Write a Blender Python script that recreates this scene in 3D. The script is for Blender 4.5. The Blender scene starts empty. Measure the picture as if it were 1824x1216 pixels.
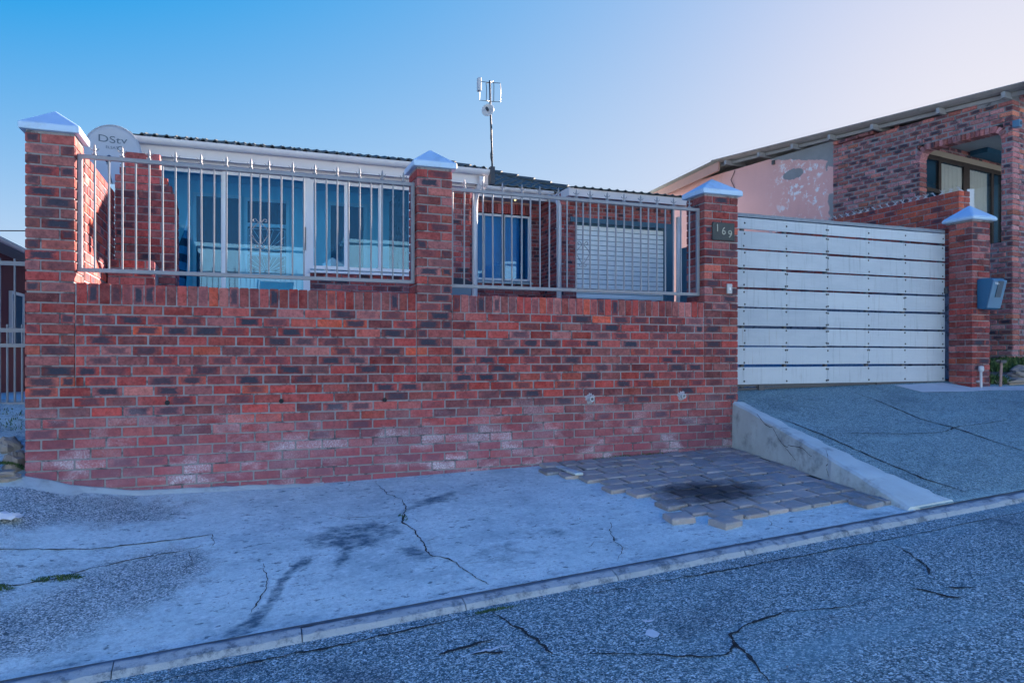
import bpy, bmesh, math, random
from mathutils import Vector, Matrix, noise
R = math.radians
PI = math.pi
rnd = random.Random(7)
SC = bpy.context.scene
COL = SC.collection

# ------------------------------------------------------------------ camera, sky, sun, exposure
cam = bpy.data.cameras.new('camera')
cam_o = bpy.data.objects.new('camera', cam)
COL.objects.link(cam_o)
CAM = Vector((0.0, -6.77, 1.55))
cam_o.location = CAM
cam_o.rotation_euler = (R(90), 0, R(-20.6))
cam.sensor_width = 36.0
cam.lens = 36.0 * 1280 / 1824
cam.shift_y = 26 / 1824
cam.clip_end = 2000
cam.clip_start = 0.05
SC.camera = cam_o

SUN_AZ = R(57)      # clockwise from +Y
SUN_EL = R(16.5)
world = bpy.data.worlds.new('World')
SC.world = world
world.use_nodes = True
wn, wl = world.node_tree.nodes, world.node_tree.links
bg = wn['Background']
sky = wn.new('ShaderNodeTexSky')
sky.sky_type = 'NISHITA'
sky.sun_disc = False
sky.sun_elevation = SUN_EL
sky.sun_rotation = SUN_AZ
sky.altitude = 50
sky.air_density = 1.0
sky.dust_density = 0.5
sky.ozone_density = 2.0
def wvec(op, a, b=None):
    n = wn.new('ShaderNodeVectorMath'); n.operation = op
    for k, v in ((0, a), (1, b)):
        if v is None: continue
        if isinstance(v, tuple): n.inputs[k].default_value = v
        else: wl.new(v, n.inputs[k])
    return n.outputs[0]
def wmath(op, a, b=0.0):
    n = wn.new('ShaderNodeMath'); n.operation = op
    for k, v in ((0, a), (1, b)):
        if isinstance(v, float): n.inputs[k].default_value = v
        else: wl.new(v, n.inputs[k])
    return n.outputs[0]
# evening air: the Nishita sky, bluer, with its glare rolled off, and pale haze towards the horizon all round
SKY_GAIN, SKY_OFF, SKY_MAX, HAZE = (0.195, 0.228, 1.2), (0.235, 0.12, 0.0), (0.64, 0.61, 0.59), (0.55, 0.60, 0.63)
c_ = wvec('MAXIMUM', wvec('SUBTRACT', wvec('MULTIPLY', sky.outputs[0], SKY_GAIN), SKY_OFF), (0.0, 0.0, 0.0))
c_ = wvec('DIVIDE', c_, wvec('ADD', wvec('MULTIPLY', c_, tuple(1 / v for v in SKY_MAX)), (1.0, 1.0, 1.0)))
tc = wn.new('ShaderNodeTexCoord'); sx = wn.new('ShaderNodeSeparateXYZ'); wl.new(tc.outputs['Generated'], sx.inputs[0])
hz = wmath('MULTIPLY', wmath('EXPONENT', wmath('MULTIPLY', wmath('MAXIMUM', sx.outputs[2], 0.0), -8.0)), 0.72)
mx = wn.new('ShaderNodeMix'); mx.data_type = 'RGBA'
wl.new(hz, mx.inputs[0]); wl.new(c_, mx.inputs[6]); mx.inputs[7].default_value = (*HAZE, 1)
wl.new(mx.outputs[2], bg.inputs[0])
bg.inputs[1].default_value = 0.15

sun = bpy.data.lights.new('sun', 'SUN')
sun.energy = 2.6
sun.angle = R(0.5)
sun.color = (1.0, 0.80, 0.66)
sun_o = bpy.data.objects.new('sun', sun)
COL.objects.link(sun_o)
sd = Vector((math.sin(SUN_AZ) * math.cos(SUN_EL), math.cos(SUN_AZ) * math.cos(SUN_EL), math.sin(SUN_EL)))
sun_o.rotation_euler = sd.to_track_quat('Z', 'Y').to_euler()
sun_o.location = sd * 60
vs = SC.view_settings
vs.view_transform = 'Standard'
vs.look = 'None'
vs.exposure = 3.42
vs.gamma = 1.0

# ------------------------------------------------------------------ materials
def new_mat(name):
    m = bpy.data.materials.new(name)
    m.use_nodes = True
    nt = m.node_tree
    return m, nt.nodes, nt.links, nt.nodes['Principled BSDF']

class NT:
    """tiny node helper"""
    def __init__(s, m):
        s.n, s.l = m.node_tree.nodes, m.node_tree.links
    def link(s, a, b): s.l.new(a, b)
    def val(s, sock, v):
        if hasattr(v, 'is_output') or isinstance(v, bpy.types.NodeSocket): s.l.new(v, sock)
        else: sock.default_value = v
    def math(s, op, a, b=0.0, c=None, clamp=False):
        n = s.n.new('ShaderNodeMath'); n.operation = op; n.use_clamp = clamp
        s.val(n.inputs[0], a); s.val(n.inputs[1], b)
        if c is not None: s.val(n.inputs[2], c)
        return n.outputs[0]
    def mix(s, f, a, b, mode='MIX'):
        n = s.n.new('ShaderNodeMix'); n.data_type = 'RGBA'; n.blend_type = mode
        s.val(n.inputs[0], f)
        s.val(n.inputs[6], a if isinstance(a, bpy.types.NodeSocket) else (*a, 1))
        s.val(n.inputs[7], b if isinstance(b, bpy.types.NodeSocket) else (*b, 1))
        return n.outputs[2]
    def noise(s, vec, scale, detail=3, rough=0.55, dist=0.0, out=0):
        n = s.n.new('ShaderNodeTexNoise')
        if vec is not None: s.l.new(vec, n.inputs['Vector'])
        n.inputs['Scale'].default_value = scale; n.inputs['Detail'].default_value = detail
        n.inputs['Roughness'].default_value = rough; n.inputs['Distortion'].default_value = dist
        return n.outputs[out]
    def voro(s, vec, scale, feature='F1', out='Distance', rand=1.0):
        n = s.n.new('ShaderNodeTexVoronoi'); n.feature = feature
        s.l.new(vec, n.inputs['Vector']); n.inputs['Scale'].default_value = scale
        n.inputs['Randomness'].default_value = rand
        return n.outputs[out]
    def smooth(s, x, lo, hi, a=0.0, b=1.0):
        n = s.n.new('ShaderNodeMapRange'); n.interpolation_type = 'SMOOTHSTEP'
        s.val(n.inputs[0], x); n.inputs[1].default_value = lo; n.inputs[2].default_value = hi
        n.inputs[3].default_value = a; n.inputs[4].default_value = b
        return n.outputs[0]
    def ramp(s, f, stops, interp='LINEAR'):
        n = s.n.new('ShaderNodeValToRGB'); n.color_ramp.interpolation = interp
        e = n.color_ramp.elements
        while len(e) > 1: e.remove(e[0])
        e[0].position = stops[0][0]; e[0].color = (*stops[0][1], 1)
        for p, c in stops[1:]:
            k = e.new(p); k.color = (*c, 1)
        s.val(n.inputs[0], f)
        return n.outputs[0]
    def pos(s): return s.n.new('ShaderNodeNewGeometry').outputs['Position']
    def objc(s): return s.n.new('ShaderNodeTexCoord').outputs['Object']
    def sep(s, v):
        n = s.n.new('ShaderNodeSeparateXYZ'); s.l.new(v, n.inputs[0]); return n.outputs
    def comb(s, x, y, z):
        n = s.n.new('ShaderNodeCombineXYZ'); s.val(n.inputs[0], x); s.val(n.inputs[1], y); s.val(n.inputs[2], z); return n.outputs[0]
    def vmul(s, v, k):
        n = s.n.new('ShaderNodeVectorMath'); n.operation = 'MULTIPLY'; s.l.new(v, n.inputs[0]); n.inputs[1].default_value = k; return n.outputs[0]
    def vadd(s, a, b):
        n = s.n.new('ShaderNodeVectorMath'); n.operation = 'ADD'; s.val(n.inputs[0], a); s.val(n.inputs[1], b); return n.outputs[0]
    def attr(s, name, out='Color'):
        n = s.n.new('ShaderNodeAttribute'); n.attribute_name = name; return n.outputs[out]
    def bump(s, h, strength=0.3, dist=0.01, normal=None):
        n = s.n.new('ShaderNodeBump'); n.inputs['Strength'].default_value = strength; n.inputs['Distance'].default_value = dist
        s.l.new(h, n.inputs['Height'])
        if normal is not None: s.l.new(normal, n.inputs['Normal'])
        return n.outputs[0]

MATS = {}
def simple(name, col, rough=0.6, var=0.15, scale=6.0, bump=0.0, bscale=60.0, metal=0.0, dirt=0.0, dirtcol=(0.08, 0.08, 0.08)):
    """one colour with mottling, some dirt and fine relief"""
    if name in MATS: return MATS[name]
    m, n, l, b = new_mat(name)
    t = NT(m); p = t.pos()
    f = t.noise(p, scale, 4)
    c = t.mix(f, tuple(v * (1 - var) for v in col), tuple(min(1, v * (1 + var)) for v in col))
    if dirt > 0:
        d = t.smooth(t.noise(p, scale * 0.6 + 1.3, 6, 0.7), 0.5, 0.75, 0, dirt)
        c = t.mix(d, c, dirtcol)
    l.new(c, b.inputs['Base Color'])
    b.inputs['Metallic'].default_value = metal
    r = t.smooth(f, 0.2, 0.8, max(0.02, rough - 0.1), min(1, rough + 0.1))
    l.new(r, b.inputs['Roughness'])
    if bump > 0:
        l.new(t.bump(t.noise(p, bscale, 5, 0.6), bump, 0.004), b.inputs['Normal'])
    MATS[name] = m
    return m

def brick_mat(name, stops, dark, joined, eff=0.0, rough_bump=0.35, specks=0.5):
    """fired clay: tone from the brick's own colour value, dark flashed core, lime bloom low on the street wall"""
    m, n, l, b = new_mat(name)
    t = NT(m); p = t.pos()
    if joined:
        a = n.new('ShaderNodeAttribute'); a.attribute_name = 'bc'
        colr = a.outputs['Color']; alp = a.outputs['Alpha']
    else:
        a = n.new('ShaderNodeObjectInfo')
        colr = a.outputs['Color']; alp = a.outputs['Alpha']
    sc = n.new('ShaderNodeSeparateColor'); l.new(colr, sc.inputs[0])
    tone, blot, seed = sc.outputs[0], sc.outputs[1], sc.outputs[2]
    pv = t.vadd(p, t.vmul(t.comb(seed, seed, seed), (13.0, 7.0, 29.0)))
    base = t.ramp(tone, stops)
    vv = t.smooth(seed, 0.0, 1.0, 0.52, 1.22)
    base = t.mix(1.0, base, t.comb(vv, vv, vv), 'MULTIPLY')
    m1 = t.noise(pv, 9, 4, 0.6)
    base = t.mix(t.smooth(m1, 0.3, 0.75), base, t.mix(0.35, base, (0.50, 0.18, 0.17)))
    m2 = t.noise(pv, 34, 5, 0.7)
    base = t.mix(1.0, base, t.ramp(m2, [(0.22, (0.38, 0.40, 0.44)), (0.5, (0.95, 0.95, 0.95)), (0.78, (1.45, 1.4, 1.35))]), 'MULTIPLY')
    bl = t.sep(t.attr('bl', 'Vector'))
    ax = t.math('ABSOLUTE', bl[0]); az = t.math('ABSOLUTE', bl[2])
    d = t.math('MAXIMUM', ax, t.math('MULTIPLY', az, 0.92))
    d = t.math('ADD', d, t.math('MULTIPLY', t.math('SUBTRACT', t.noise(pv, 24, 5, 0.65), 0.5), 0.9))
    mask = t.math('MULTIPLY', t.smooth(d, 0.98, 0.42), blot, clamp=True)
    base = t.mix(mask, base, t.mix(t.noise(pv, 60, 3), dark, tuple(v * 2.2 for v in dark)))
    if eff > 0:
        s = t.sep(p)
        zz = t.smooth(s[2], 1.3, 0.45)
        base = t.mix(t.math('MULTIPLY', zz, 0.62), base, (0.27, 0.115, 0.165))
        e = t.smooth(t.noise(t.vmul(p, (0.75, 1, 1.6)), 2.2, 5, 0.62), 0.44, 0.62)
        e2 = t.smooth(t.noise(p, 70, 5, 0.75), 0.42, 0.66)
        e3 = t.math('MULTIPLY', t.math('MULTIPLY', zz, e), t.math('ADD', t.math('MULTIPLY', e2, 0.75), 0.3), clamp=True)
        e3 = t.math('MULTIPLY', e3, t.smooth(t.math('FRACT', t.math('MULTIPLY', seed, 7.31)), 0.15, 0.85, 0.25, 1.25), clamp=True)
        base = t.mix(t.math('MULTIPLY', e3, eff), base, (0.56, 0.53, 0.60))

    sp = t.smooth(t.noise(p, 160, 2, 0.5), 0.70, 0.78)
    base = t.mix(t.math('MULTIPLY', sp, specks), base, (0.55, 0.52, 0.52))
    l.new(base, b.inputs['Base Color'])
    b.inputs['Roughness'].default_value = 0.88
    b.inputs['Specular IOR Level'].default_value = 0.25
    h = t.math('ADD', t.noise(pv, 45, 5, 0.65), t.math('MULTIPLY', t.noise(pv, 160, 3), 0.4))
    l.new(t.bump(h, rough_bump, 0.006), b.inputs['Normal'])
    return m

FACE = [(0.0, (0.43, 0.052, 0.040)), (0.22, (0.30, 0.042, 0.042)), (0.45, (0.37, 0.080, 0.072)), (0.62, (0.19, 0.050, 0.060)), (0.78, (0.42, 0.15, 0.14)), (0.86, (0.24, 0.085, 0.10)), (0.95, (0.44, 0.075, 0.045)), (1.0, (0.54, 0.085, 0.042))]
HOUSE = [(0.0, (0.46, 0.075, 0.065)), (0.4, (0.36, 0.08, 0.085)), (0.7, (0.43, 0.15, 0.15)), (1.0, (0.28, 0.075, 0.09))]
ROUGH = [(0.0, (0.52, 0.19, 0.16)), (0.35, (0.40, 0.16, 0.18)), (0.65, (0.52, 0.27, 0.28)), (0.85, (0.30, 0.13, 0.17)), (1.0, (0.62, 0.23, 0.15))]
PIER = [(0.0, (0.34, 0.050, 0.042)), (0.25, (0.24, 0.042, 0.044)), (0.5, (0.30, 0.075, 0.070)), (0.68, (0.16, 0.050, 0.060)), (0.85, (0.36, 0.14, 0.14)), (1.0, (0.44, 0.085, 0.045))]
ORANGE = [(0.0, (0.52, 0.10, 0.045)), (0.4, (0.42, 0.08, 0.055)), (0.75, (0.34, 0.07, 0.06)), (1.0, (0.56, 0.14, 0.06))]
DK = (0.022, 0.026, 0.040)
BR = {k: (brick_mat(k + '_brick', s, DK, False, e, rb), brick_mat(k + '_brick_mass', s, DK, True, e, rb))
      for k, s, e, rb in (('street', FACE, 1.0, 0.35), ('pillar', PIER, 0.5, 0.45), ('house', HOUSE, 0, 0.3), ('rough', ROUGH, 0, 0.9), ('orange', ORANGE, 0, 0.3))}

def mortar_mat():
    m, n, l, b = new_mat('mortar')
    t = NT(m); p = t.pos()
    c = t.mix(t.noise(p, 5, 5), (0.15, 0.16, 0.185), (0.33, 0.34, 0.37))
    c = t.mix(t.smooth(t.noise(p, 7, 6, 0.7), 0.50, 0.62, 0, 0.85), c, (0.055, 0.06, 0.075))
    c = t.mix(t.smooth(t.noise(p, 40, 4), 0.55, 0.75, 0, 0.5), c, (0.20, 0.195, 0.21))
    l.new(c, b.inputs['Base Color']); b.inputs['Roughness'].default_value = 0.95
    l.new(t.bump(t.noise(p, 90, 4), 0.6, 0.006), b.inputs['Normal'])
    return m
MORTAR = mortar_mat()

def pavement_mat():
    m, n, l, b = new_mat('weathered_concrete')
    t = NT(m); p = t.pos()
    agg = t.attr('agg', 'Fac'); dark = t.attr('dark', 'Fac')
    fine = t.noise(p, 120, 3, 0.6)
    smooth = t.mix(t.noise(p, 3.2, 6, 0.62), (0.44, 0.60, 0.62), (0.86, 0.98, 0.97))
    smooth = t.mix(t.smooth(fine, 0.3, 0.7, 0, 0.42), smooth, (0.34, 0.43, 0.48))
    smooth = t.mix(t.smooth(t.noise(p, 1.3, 7, 0.72), 0.46, 0.70, 0, 0.5), smooth, (0.22, 0.34, 0.40))
    # small pits
    pit = t.math('MULTIPLY', t.smooth(t.noise(t.vmul(p, (0.55, 1, 1)), 24, 4, 0.6), 0.60, 0.67), t.smooth(t.noise(p, 2.0, 3), 0.32, 0.55))
    pit2 = t.math('MULTIPLY', t.smooth(t.noise(t.vmul(p, (0.6, 1, 1)), 48, 3, 0.6), 0.60, 0.68), t.smooth(t.noise(p, 3.1, 4, 0.6), 0.40, 0.62))
    pit = t.math('MAXIMUM', pit, t.math('MULTIPLY', pit2, 0.8))
    smooth = t.mix(t.smooth(t.noise(t.vmul(p, (0.45, 1, 1)), 8, 7, 0.75), 0.50, 0.72, 0, 0.55), smooth, (0.26, 0.36, 0.42))
    smooth = t.mix(t.math('MULTIPLY', pit, 0.85), smooth, (0.05, 0.10, 0.14))
    smooth = t.mix(t.smooth(t.noise(p, 34, 6, 0.8), 0.46, 0.68, 0, 0.5), smooth, (0.20, 0.31, 0.38))
    smooth = t.mix(t.smooth(t.noise(p, 15, 8, 0.8), 0.52, 0.64, 0, 0.4), smooth, (0.92, 0.98, 0.98))
    # broad soot
    st = t.math('MULTIPLY', t.smooth(t.math('ADD', dark, t.math('MULTIPLY', t.math('SUBTRACT', t.noise(t.vmul(p, (0.75, 1, 1)), 6, 9, 0.78), 0.5), 2.2)), 0.30, 0.95), 0.95)
    st = t.math('MULTIPLY', st, t.smooth(t.noise(t.vmul(p, (0.6, 1, 1)), 19, 6, 0.7), 0.34, 0.60, 0.4, 1.0))
    smooth = t.mix(st, smooth, (0.05, 0.11, 0.16))
    vd = t.voro(p, 125, 'F1', 'Color')
    sv = n.new('ShaderNodeSeparateColor'); l.new(vd, sv.inputs[0])
    chips = t.ramp(sv.outputs[0], [(0.0, (0.03, 0.055, 0.07)), (0.38, (0.12, 0.17, 0.20)), (0.6, (0.32, 0.39, 0.42)), (1.0, (0.78, 0.82, 0.82))])
    am = t.smooth(t.math('ADD', agg, t.math('MULTIPLY', t.math('SUBTRACT', t.noise(p, 5, 6, 0.7), 0.5), 1.5)), 0.30, 0.95)
    c = t.mix(t.math('MULTIPLY', am, 0.85), smooth, chips)
    l.new(c, b.inputs['Base Color']); b.inputs['Roughness'].default_value = 0.9
    b.inputs['Specular IOR Level'].default_value = 0.2
    hgt = t.math('ADD', t.math('MULTIPLY', t.voro(p, 95), t.math('MULTIPLY', am, -1.5)), t.math('MULTIPLY', t.noise(p, 60, 5, 0.7), 0.5))
    l.new(t.bump(hgt, 0.5, 0.008), b.inputs['Normal'])
    return m

def aggregate_mat(name, lo, mid, hi, scale, patch=0.5, dirtcol=(0.05, 0.06, 0.08)):
    m, n, l, b = new_mat(name)
    t = NT(m); p = t.pos()
    def chips(sc):
        sv = n.new('ShaderNodeSeparateColor'); l.new(t.voro(p, sc, 'F1', 'Color'), sv.inputs[0]); return sv.outputs[0]
    c = t.ramp(chips(scale), [(0.0, lo), (0.40, mid), (0.62, tuple(a * 1.4 for a in mid)), (0.80, tuple((a + d) / 2 for a, d in zip(mid, hi))), (1.0, hi)])
    # a second, coarser stone size scattered between the fine ones
    c2 = t.ramp(chips(scale * 0.55), [(0.0, lo), (0.5, mid), (1.0, hi)])
    c = t.mix(t.smooth(t.noise(p, scale * 0.3, 3), 0.52, 0.60), c, c2)
    # worn bands along the road, lighter where the binder is gone, darker where it bled
    worn = t.noise(t.vmul(p, (0.25, 1.3, 1)), 1.4, 6, 0.65)
    c = t.mix(t.smooth(worn, 0.50, 0.70, 0, 0.45), c, tuple(a * 1.9 for a in mid))
    c = t.mix(t.smooth(t.noise(p, 1.1, 7, 0.7), 0.50, 0.70, 0, patch), c, dirtcol)
    c = t.mix(t.smooth(t.noise(p, 6.5, 6, 0.75), 0.55, 0.72, 0, patch * 1.2), c, tuple(a * 0.7 for a in dirtcol))
    l.new(c, b.inputs['Base Color']); b.inputs['Roughness'].default_value = 0.85
    b.inputs['Specular IOR Level'].default_value = 0.3
    h = t.math('ADD', t.math('MULTIPLY', t.voro(p, scale), -1.0), t.math('ADD', t.math('MULTIPLY', t.noise(p, scale * 0.4, 4), 0.6), t.math('MULTIPLY', t.noise(p, 7, 5), 2.0)))
    l.new(t.bump(h, 0.7, 0.010), b.inputs['Normal'])
    return m

def paver_mat():
    m, n, l, b = new_mat('paver')
    t = NT(m); p = t.pos()
    oi = n.new('ShaderNodeObjectInfo')
    c = t.mix(oi.outputs['Random'], (0.24, 0.22, 0.205), (0.46, 0.40, 0.37))
    c = t.mix(t.smooth(t.noise(p, 7, 5, 0.65), 0.3, 0.8), c, (0.24, 0.29, 0.32))
    c = t.mix(t.smooth(t.noise(p, 18, 5, 0.7), 0.52, 0.7, 0, 0.6), c, (0.42, 0.41, 0.44))
    s = t.sep(p)
    # old oil spill, an irregular patch with its own outline
    dx = t.math('DIVIDE', t.math('SUBTRACT', s[0], 3.74), 0.62); dy = t.math('DIVIDE', t.math('SUBTRACT', s[1], -1.62), 0.42)
    d = t.math('SQRT', t.math('ADD', t.math('MULTIPLY', dx, dx), t.math('MULTIPLY', dy, dy)))
    d = t.math('ADD', d, t.math('MULTIPLY', t.math('SUBTRACT', t.noise(p, 5, 5, 0.7), 0.5), 1.3))
    c = t.mix(t.smooth(d, 1.15, 0.35, 0, 0.93), c, (0.018, 0.022, 0.032))
    l.new(c, b.inputs['Base Color']); b.inputs['Roughness'].default_value = 0.85
    l.new(t.bump(t.noise(p, 55, 5, 0.7), 0.6, 0.006), b.inputs['Normal'])
    return m

def render_mat():
    """old pink plaster: grey cement repairs along the roof line and flaked spots"""
    m, n, l, b = new_mat('pink_plaster')
    t = NT(m); o = t.objc(); s = t.sep(o)
    q, z = s[1], s[2]
    pink = t.mix(t.noise(o, 1.3, 5, 0.6), (0.66, 0.36, 0.35), (0.78, 0.45, 0.43))
    pink = t.mix(t.smooth(t.noise(t.vmul(o, (1, 1, 0.25)), 3.0, 5), 0.5, 0.75, 0, 0.35), pink, (0.54, 0.31, 0.32))
    nz = t.math('SUBTRACT', t.noise(o, 4.5, 5, 0.65), 0.5)
    line = t.math('SUBTRACT', z, t.math('ADD', 4.12, t.math('MULTIPLY', t.math('SUBTRACT', q, 3.54), 0.235)))
    cem = t.smooth(t.math('ADD', line, t.math('MULTIPLY', nz, 0.16)), -0.005, 0.015)
    dq = t.math('DIVIDE', t.math('SUBTRACT', q, 4.38), 0.24); dz = t.math('DIVIDE', t.math('SUBTRACT', z, 4.01), 0.13)
    e = t.math('SQRT', t.math('ADD', t.math('MULTIPLY', dq, dq), t.math('MULTIPLY', dz, dz)))
    cem2 = t.smooth(t.math('ADD', e, t.math('MULTIPLY', nz, 1.4)), 1.0, 0.95)
    strip = t.math('MULTIPLY', t.smooth(t.math('ADD', q, t.math('MULTIPLY', nz, 0.25)), 3.56, 3.53), t.smooth(t.math('ADD', z, t.math('MULTIPLY', nz, 0.6)), 3.86, 3.9))
    low = t.math('MULTIPLY', t.smooth(t.math('ADD', q, t.math('MULTIPLY', nz, 0.3)), 3.48, 3.45), t.smooth(z, 3.42, 3.38))
    cm = t.math('MAXIMUM', t.math('MAXIMUM', cem, cem2), t.math('MAXIMUM', strip, low))
    cement = t.mix(t.noise(o, 6, 5), (0.20, 0.215, 0.235), (0.31, 0.32, 0.34))
    fl = t.math('MULTIPLY', t.smooth(t.noise(o, 8, 7, 0.75), 0.54, 0.565), t.math('MULTIPLY', t.smooth(q, 5.2, 4.4), t.smooth(t.noise(o, 2.2, 2), 0.40, 0.50)))
    c = t.mix(fl, pink, (0.80, 0.78, 0.82))
    c = t.mix(cm, c, cement)
    l.new(c, b.inputs['Base Color']); b.inputs['Roughness'].default_value = 0.9
    l.new(t.bump(t.math('ADD', t.math('MULTIPLY', fl, -0.6), t.noise(o, 30, 5, 0.6)), 0.4, 0.01), b.inputs['Normal'])
    return m

def glass_mat(name, tint, ior=1.55):
    m, n, l, b = new_mat(name)
    n.remove(b)
    lw = n.new('ShaderNodeLayerWeight'); lw.inputs[0].default_value = 0.5
    f0 = ((ior - 1) / (ior + 1)) ** 2
    tr = n.new('ShaderNodeBsdfTransparent'); tr.inputs[0].default_value = (*tint, 1)
    gl = n.new('ShaderNodeBsdfGlossy'); gl.inputs['Roughness'].default_value = 0.01; gl.inputs[0].default_value = (0.50, 0.78, 1.0, 1)
    t = NT(m)
    fac = t.math('MULTIPLY_ADD', t.math('POWER', lw.outputs['Facing'], 4.0), 1 - f0, f0)
    l.new(t.bump(t.noise(t.pos(), 1.2, 2), 0.03, 0.02), gl.inputs['Normal'])
    mx = n.new('ShaderNodeMixShader')
    l.new(fac, mx.inputs[0]); l.new(tr.outputs[0], mx.inputs[1]); l.new(gl.outputs[0], mx.inputs[2])
    l.new(mx.outputs[0], n['Material Output'].inputs[0])
    return m

def foliage_mat(name, a, b_):
    m, n, l, b = new_mat(name)
    t = NT(m)
    l.new(t.mix(t.noise(t.pos(), 40, 2), a, b_), b.inputs['Base Color'])
    b.inputs['Roughness'].default_value = 0.7
    return m

PAVE = pavement_mat()
ASPHALT = aggregate_mat('asphalt', (0.022, 0.055, 0.075), (0.115, 0.215, 0.26), (0.74, 0.90, 0.95), 135, 0.5, (0.032, 0.068, 0.105))
DRIVE = aggregate_mat('rough_driveway', (0.06, 0.12, 0.145), (0.165, 0.28, 0.315), (0.40, 0.55, 0.59), 120, 0.45, (0.05, 0.10, 0.14))
KERBM0 = simple('kerb_concrete', (0.38, 0.44, 0.53), 0.9, 0.3, 5, 0.8, 60, dirt=0.9, dirtcol=(0.07, 0.10, 0.14))
CONC = simple('cast_concrete', (0.47, 0.57, 0.59), 0.9, 0.25, 4, 0.8, 30, dirt=0.8, dirtcol=(0.13, 0.16, 0.19))
PAVER = paver_mat()
def kerb_mat():
    m, n, l, b = new_mat('worn_kerb')
    t = NT(m); p = t.pos(); s = t.sep(p)
    c = t.mix(t.noise(p, 6, 6, 0.7), (0.22, 0.29, 0.35), (0.44, 0.51, 0.56))
    # grime gathers on the flat back edge and in patches
    back = t.smooth(t.math('ADD', s[1], t.math('MULTIPLY', t.math('SUBTRACT', t.noise(t.vmul(p, (0.5, 1, 1)), 14, 5, 0.7), 0.5), 0.06)), -2.795, -2.765)
    c = t.mix(t.math('MULTIPLY', back, 0.8), c, (0.12, 0.165, 0.22))
    c = t.mix(t.smooth(t.noise(p, 11, 7, 0.75), 0.47, 0.64, 0, 0.85), c, (0.08, 0.12, 0.16))
    l.new(c, b.inputs['Base Color']); b.inputs['Roughness'].default_value = 0.9
    l.new(t.bump(t.noise(p, 45, 6, 0.7), 0.8, 0.01), b.inputs['Normal'])
    return m
KERBM = kerb_mat()
PLASTER = render_mat()
DIRT = simple('crack_dirt', (0.018, 0.022, 0.028), 0.95, 0.3, 9)
SOIL = simple('soil', (0.10, 0.095, 0.085), 0.95, 0.4, 5, 0.6, 40)
GROUND = simple('dry_ground', (0.20, 0.19, 0.17), 0.95, 0.3, 0.7, 0.4, 20)
CAPM = simple('white_cap_paint', (0.42, 0.60, 0.80), 0.55, 0.10, 5, 0.35, 30, dirt=0.5, dirtcol=(0.26, 0.32, 0.38))
FENCE = simple('fence_paint', (0.22, 0.24, 0.28), 0.5, 0.2, 9, 0.2, 80, dirt=0.5, dirtcol=(0.20, 0.17, 0.17))
GATEM = simple('gate_board_paint', (0.44, 0.50, 0.58), 0.5, 0.10, 1.6, 0.2, 50, dirt=0.45, dirtcol=(0.32, 0.37, 0.43))
def gate_mat():
    m, n, l, b = new_mat('weathered_gate_board')
    t = NT(m); p = t.pos(); oi = n.new('ShaderNodeObjectInfo')
    c = t.mix(oi.outputs['Random'], (0.36, 0.43, 0.50), (0.48, 0.55, 0.61))
    c = t.mix(t.smooth(t.noise(t.vmul(p, (1.0, 1, 3.0)), 1.8, 5, 0.6), 0.35, 0.7, 0, 0.35), c, (0.54, 0.60, 0.65))
    c = t.mix(t.smooth(t.noise(t.vmul(p, (9.0, 1, 0.6)), 2.2, 6, 0.7), 0.52, 0.72, 0, 0.6), c, (0.22, 0.27, 0.32))
    c = t.mix(t.smooth(t.noise(t.vmul(p, (30.0, 1, 1.2)), 1.6, 3, 0.6), 0.66, 0.74, 0, 0.5), c, (0.24, 0.19, 0.16))
    c = t.mix(t.smooth(t.noise(p, 16, 6, 0.75), 0.58, 0.72, 0, 0.4), c, (0.26, 0.31, 0.36))
    l.new(c, b.inputs['Base Color']); b.inputs['Roughness'].default_value = 0.55
    l.new(t.bump(t.noise(t.vmul(p, (0.6, 1, 4.0)), 9, 5, 0.6), 0.25, 0.01), b.inputs['Normal'])
    return m
GATEM = gate_mat()
GATERAIL = simple('gate_rail', (0.20, 0.24, 0.29), 0.6, 0.35, 14, 0.4, 60, dirt=0.5, dirtcol=(0.09, 0.11, 0.14))
STEEL = simple('dark_steel', (0.07, 0.075, 0.085), 0.6, 0.3, 20)
WHITE = simple('white_upvc', (0.74, 0.76, 0.80), 0.4, 0.04, 3, dirt=0.12, dirtcol=(0.5, 0.5, 0.52))
GUTTER = simple('gutter_plastic', (0.66, 0.65, 0.67), 0.45, 0.05, 3, dirt=0.3, dirtcol=(0.42, 0.40, 0.40))
FASCIA = simple('painted_fascia', (0.66, 0.64, 0.66), 0.6, 0.06, 3, dirt=0.2, dirtcol=(0.45, 0.43, 0.43))
TILE = simple('roof_tile', (0.075, 0.095, 0.10), 0.7, 0.4, 8, 0.5, 40, dirt=0.45, dirtcol=(0.13, 0.13, 0.10))
TEAL = simple('teal_paint', (0.035, 0.115, 0.185), 0.5, 0.12, 4)
SLAT = simple('shutter_paint', (0.78, 0.84, 0.86), 0.4, 0.06, 3, dirt=0.2, dirtcol=(0.45, 0.47, 0.45))
ROOM = simple('room_paint', (0.46, 0.76, 0.84), 0.8, 0.06, 2)
ROOMC = simple('room_ceiling', (0.48, 0.64, 0.72), 0.8, 0.04, 2)
DARKIN = simple('dark_interior', (0.025, 0.10, 0.17), 0.9, 0.1, 2)
BLIND = simple('blind_sky_blue', (0.05, 0.22, 0.42), 0.8, 0.08, 3)  # blue put into the blind for the sky mirrored in its window
GLASS = glass_mat('window_glass', (0.60, 0.88, 1.0), 1.65)
GLASSN = glass_mat('dark_window_glass', (0.88, 0.90, 0.92), 1.35)
DISH = simple('dish_enamel', (0.42, 0.46, 0.53), 0.5, 0.06, 3, dirt=0.2, dirtcol=(0.32, 0.34, 0.38))
INK = simple('printed_grey', (0.10, 0.14, 0.19), 0.6, 0.1, 6)
GALV = simple('galvanised_steel', (0.34, 0.37, 0.41), 0.45, 0.2, 12, metal=0.4)
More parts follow.
